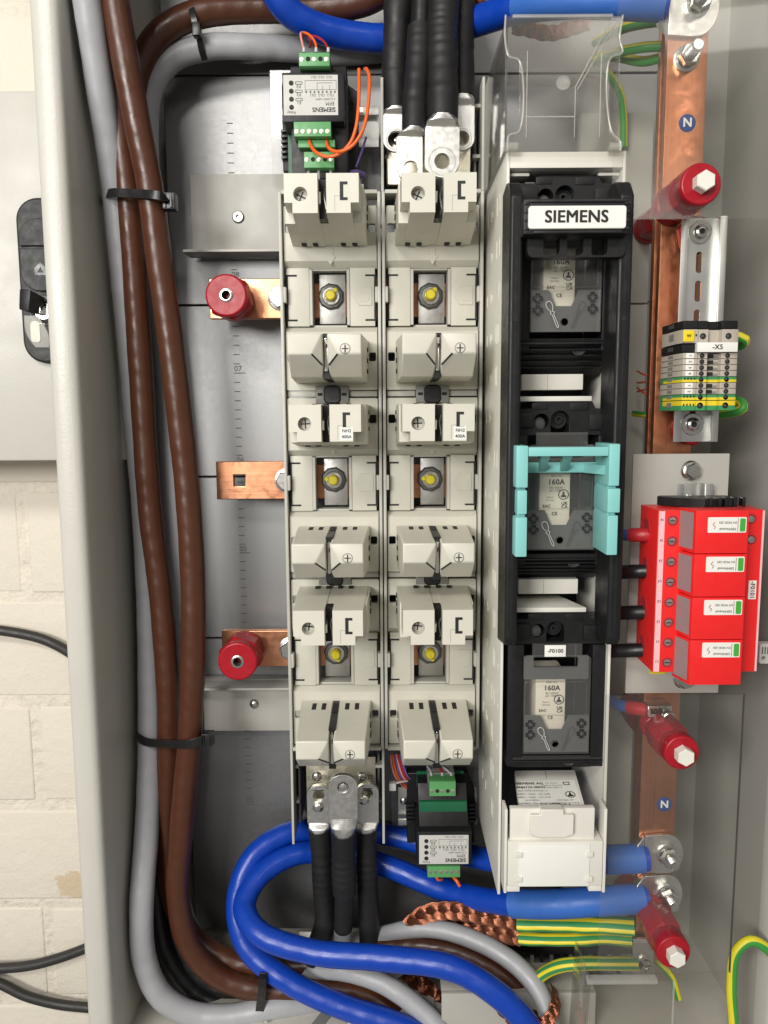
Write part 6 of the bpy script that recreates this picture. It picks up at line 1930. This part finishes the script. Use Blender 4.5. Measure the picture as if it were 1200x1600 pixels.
for i, (m_, dx) in enumerate((('pink_wire', 0), ('orange_wire', 4), ('violet_wire', 8), ('pink_wire', 11), ('red_wire', 15), ('violet_wire', 18))):
    tag(obj('control_wire', MB().tube([W(610 + dx * 0.8, 1178, 800), W(612 + dx, 1195, 800), W(617 + dx * 1.1, 1212, 800), W(627 + dx * 1.1, 1226 - dx * 0.2, 805), W(648 + dx, 1242, 815)], 1.1, 8, step=2.5), m_, ang=60),
        ['leftmost pink control wire in the bundle below the right strip', 'orange control wire in the bundle below the right strip', 'violet control wire left of centre in the bundle below the right strip', 'pink control wire at the centre of the bundle below the right strip', 'red control wire in the bundle below the right strip', 'rightmost violet control wire in the bundle below the right strip'][i], 'wire', 'control wires below the right strip')
tt = thing('cable_tie', 'small clear cable tie around the control wires below the right strip', 'cable tie', W(625, 1225, 800))
c = W(613, 1226, 796)
obj('tie_head', MB().box(c.x - 3.5, c.x + 4, 790, 798, c.z - 4.5, c.z + 4, 1.0), 'tie_clear', tt)
obj('tie_band', MB().tube([W(614, 1225, 794), W(624, 1222, 795), W(636, 1220, 800)], 2.2, 8, flat=0.4), 'tie_clear', tt)

# ------------------------------------------------------------------ black cable ties
def tie(label, pts, w, head, hs=(12, 12, 12), ridge=True):
    t = thing('cable_tie', label, 'cable tie', W(*pts[0]), 'black cable ties')
    P = smooth_path([W(*p) for p in pts], 3)
    rings = []
    for i, p in enumerate(P):
        T = (P[min(i + 1, len(P) - 1)] - P[max(i - 1, 0)]).normalized()
        n = T.cross(Vector((0, 1, 0))).normalized()
        o_ = T.cross(n).normalized()
        rings.append([tuple(p + n * (w / 2) + o_ * 0.7), tuple(p - n * (w / 2) + o_ * 0.7), tuple(p - n * (w / 2) - o_ * 0.7), tuple(p + n * (w / 2) - o_ * 0.7)])
    obj('tie_band', MB().loft(rings), 'tie_black', t, bev=0.4)
    c = W(*head)
    hd_ = obj('tie_head', MB().box(c.x - hs[0] / 2, c.x + hs[0] / 2, c.y - hs[1] / 2, c.y + hs[1] / 2, c.z - hs[2] / 2, c.z + hs[2] / 2, 1.6), 'tie_black', t)
    if ridge:
        for k in (-0.25, 0.2):
            obj('head_ridge', MB().box(c.x + hs[0] * k - 1, c.x + hs[0] * k + 1, c.y - hs[1] / 2 - 1.2, c.y, c.z - hs[2] * 0.42, c.z + hs[2] * 0.42, 0.4), 'black_satin', hd_)
    return t


tie('black cable tie around the upper part of the brown bundle', [(166, 318, 780), (165, 306, 760), (176, 301, 739), (200, 302, 733), (222, 303, 727), (238, 304, 721), (250, 306, 721), (260, 309, 730), (266, 316, 748)], 8.0, (266, 316, 737), (12, 12, 15))
tie('black cable tie around the lower part of the brown bundle', [(219, 1146, 795), (217, 1153, 776), (228, 1159, 771), (252, 1162, 762), (275, 1163, 748), (298, 1162, 741), (314, 1157, 743), (322, 1153, 752), (324, 1148, 766)], 9.0, (325, 1153, 752), (12, 12, 13))
tie('black cable tie holding the arching brown and grey cables at the top', [(298, 5, 795), (300, 18, 791), (305, 38, 790), (311, 58, 797), (315, 78, 803), (320, 94, 812)], 6.0, (308, 48, 789), (8, 10, 12), False)
tie('black cable tie hanging at the bottom below the blue cables', [(412, 1520, 745), (410, 1540, 746), (407, 1570, 746), (403, 1600, 746), (400, 1640, 748)], 9.0, (410, 1537, 742), (9, 6, 16), False)

# ------------------------------------------------------------------ copper braid and earth sleeves
def braid(label, pts, strands, wires, amp, wr, wave, depth, ph0=0.0):
    """plait of several copper strands; each strand is a bundle of wires."""
    P = smooth_path([W(*p) for p in pts], 2.0)
    T, L = [], [0.0]
    for i in range(len(P)):
        T.append((P[min(i + 1, len(P) - 1)] - P[max(i - 1, 0)]).normalized())
        if i:
            L.append(L[-1] + (P[i] - P[i - 1]).length)
    t = thing('copper_braid', label, 'copper braid', tuple(P[0]), 'copper braids')
    for s in range(strands):
        mb = MB()
        ph = ph0 + 2 * PI * s / strands
        for wv in range(wires):
            off = (wv - (wires - 1) / 2)
            line = []
            for i in range(0, len(P), 2):
                a = 2 * PI * L[i] / wave + ph
                n = T[i].cross(Vector((0, 1, 0))).normalized()
                slope = math.cos(a)
                line.append(P[i] + n * (amp * math.sin(a) + off * wr * 1.85 * (0.75 + 0.25 * abs(slope))) + Vector((0, -1, 0)) * (depth * math.sin(2 * a) - abs(off) * 0.35 * wr) + T[i] * (off * wr * 1.5 * slope * -0.75))
            mb.tube(line, wr * random.uniform(0.85, 1.1), 6, step=5.0)
        o = obj('braid_strand', mb, 'copper_wire', t, ang=70)
        o['kind'] = 'stuff'
    return t


braid('wide copper braid ending in a green and yellow sleeve, upper row', [(640, 1448, 775), (668, 1428, 770), (710, 1424, 762), (760, 1432, 752), (812, 1440, 742)], 5, 9, 7.0, 0.55, 66, 2.4)
braid('wide copper braid ending in a green and yellow sleeve, lower row', [(690, 1440, 785), (730, 1444, 770), (770, 1456, 760), (818, 1466, 750)], 5, 9, 7.0, 0.6, 70, 2.0, 1.0)
braid('copper braid hanging between the blue and grey cables', [(630, 1518, 790), (660, 1540, 785), (690, 1565, 775), (720, 1580, 765), (760, 1572, 758), (775, 1555, 760)], 3, 9, 6.0, 0.62, 50, 3.0)
braid('short copper braid falling from the middle of the hanging one', [(735, 1570, 765), (738, 1590, 760), (730, 1620, 755), (728, 1660, 752)], 3, 9, 6.0, 0.62, 50, 3.0)
braid('copper braid low at the bottom edge left of the hanging one', [(655, 1535, 795), (680, 1570, 785), (700, 1600, 775), (725, 1640, 770)], 3, 9, 6.0, 0.62, 50, 3.0, 2.0)
braid('thin copper braid beside the thick grey cable at the bottom', [(775, 1560, 720), (790, 1580, 712), (810, 1602, 705), (825, 1640, 700)], 3, 6, 4.5, 0.8, 34, 2.0)
braid('thin copper braid wrapped round the end of the thick grey cable', [(866, 1545, 722), (869, 1565, 706), (860, 1592, 692), (845, 1602, 690), (830, 1612, 695)], 3, 6, 4.0, 0.8, 30, 2.0)
braid('twisted copper rope seen through the clear terminal cover', [(802, 42, 790), (822, 44, 790), (845, 50, 790), (866, 51, 790), (890, 44, 790), (918, 35, 790)], 3, 6, 3.6, 0.8, 34, 2.2)
braid('short copper rope end above the blue cable at the top', [(744, -20, 800), (748, 0, 798), (755, 12, 798), (762, 20, 805)], 3, 5, 3.0, 0.8, 30, 2.0)


def sleeve(label, pts, r, flat, wob):
    P = [W(*p) for p in pts]
    o = obj('earth_sleeve', MB().tube(P, r, 24, flat=flat, rf=lambda L: 1.0 + wob * math.sin(L * 0.16) * math.sin(L * 0.05 + 1)), 'earth_sleeve', ang=60)
    return tag(o, label, 'sleeve', 'green and yellow sleeves')


sleeve('upper wide green and yellow striped sleeve over a copper braid', [(808, 1441, 744), (850, 1442, 738), (900, 1443, 728), (950, 1445, 716), (992, 1448, 708)], 11.5, 0.6, 0.06)
sleeve('second green and yellow striped sleeve just below the upper one', [(812, 1464, 752), (850, 1466, 744), (900, 1466, 732), (950, 1464, 720), (990, 1467, 710)], 10.0, 0.6, 0.06)
sleeve('lowest green and yellow striped sleeve rising to the small hex bolt', [(836, 1536, 735), (850, 1521, 728), (875, 1509, 720), (910, 1505, 714), (950, 1505, 708), (996, 1505, 704)], 8.6, 0.75, 0.03)

# ------------------------------------------------------------------ floor of the enclosure
dk = thing('cable_duct', 'black slotted cable duct lying behind the sleeves at the bottom', 'cable duct', W(880, 1500, 810))
e = R(780, 1478, 990, 1492, 800)
obj('duct_rail', MB().box(e[0], e[1], 800, 850, e[2], e[3], 0.8), 'duct_black', dk)
obj('duct_base', MB().box(e[0], e[1], 846, 850, ZB + 1, e[2]), 'duct_black', dk)
for i in range(14):
    x = e[0] + 5 + i * (e[1] - e[0] - 10) / 13
    obj('duct_finger', MB().box(x - 2.0, x + 2.0, 801, 804, e[2] - 24, e[2] + 0.5, 0.4), 'mid_grey' if i % 2 else 'duct_black', dk)
bm_ = thing('floor_bracket', 'pale bracket on the enclosure floor near the copper braids', 'bracket', (50, 730, ZB))
e = R(690, 1552, 930, 1640, 730)
obj('bracket_face', MB().box(e[0], e[1], 730, 735, ZB + 1, e[3], 0.8), 'inner_panel', bm_)
obj('bracket_top', MB().box(e[0], e[1], 735.3, 775, e[3] - 3, e[3], 0.5), 'inner_panel', bm_)
gp = thing('gland_plate', 'pale floor plate with screws and a slanted label strip at the bottom', 'plate', (-90, 760, ZB))
e0, e1 = W(395, 1570, 760).x, W(680, 1570, 760).x
obj('plate_sheet', MB().box(e0, e1, 700, 800, ZB + 0.6, ZB + 3.5, 0.8), 'floor_plate', gp)
for px, py in ((418, 1590), (548, 1592), (570, 1597)):
    d = W(px, py, 700)
    t_ = (ZB + 4) / d.z
    obj('plate_screw', MB().lathe((d.x * t_, 700 * t_, ZB + 3.5), (0, 0, 1), [(7, 0), (6.5, 1.5), (4.5, 2.2), (0.2, 2.2)], 18), 'zinc', gp)
d = W(497, 1587, 700)
t_ = (ZB + 4) / d.z
c = d * t_
obj('label_strip', MB().hexa([(c.x - 8, c.y - 16, ZB + 3.8), (c.x + 4, c.y - 20, ZB + 3.8), (c.x + 22, c.y + 14, ZB + 3.8), (c.x + 10, c.y + 18, ZB + 3.8),
                              (c.x - 8, c.y - 16, ZB + 4.6), (c.x + 4, c.y - 20, ZB + 4.6), (c.x + 22, c.y + 14, ZB + 4.6), (c.x + 10, c.y + 18, ZB + 4.6)]), 'mid_grey', gp)
e = R(468, 1455, 487, 1472, 845)
tag(obj('paper_label', MB().box(e[0], e[1], 843, 844, e[2], e[3]), 'paper'), 'small white paper label under the plate left of the black sleeves', 'label')
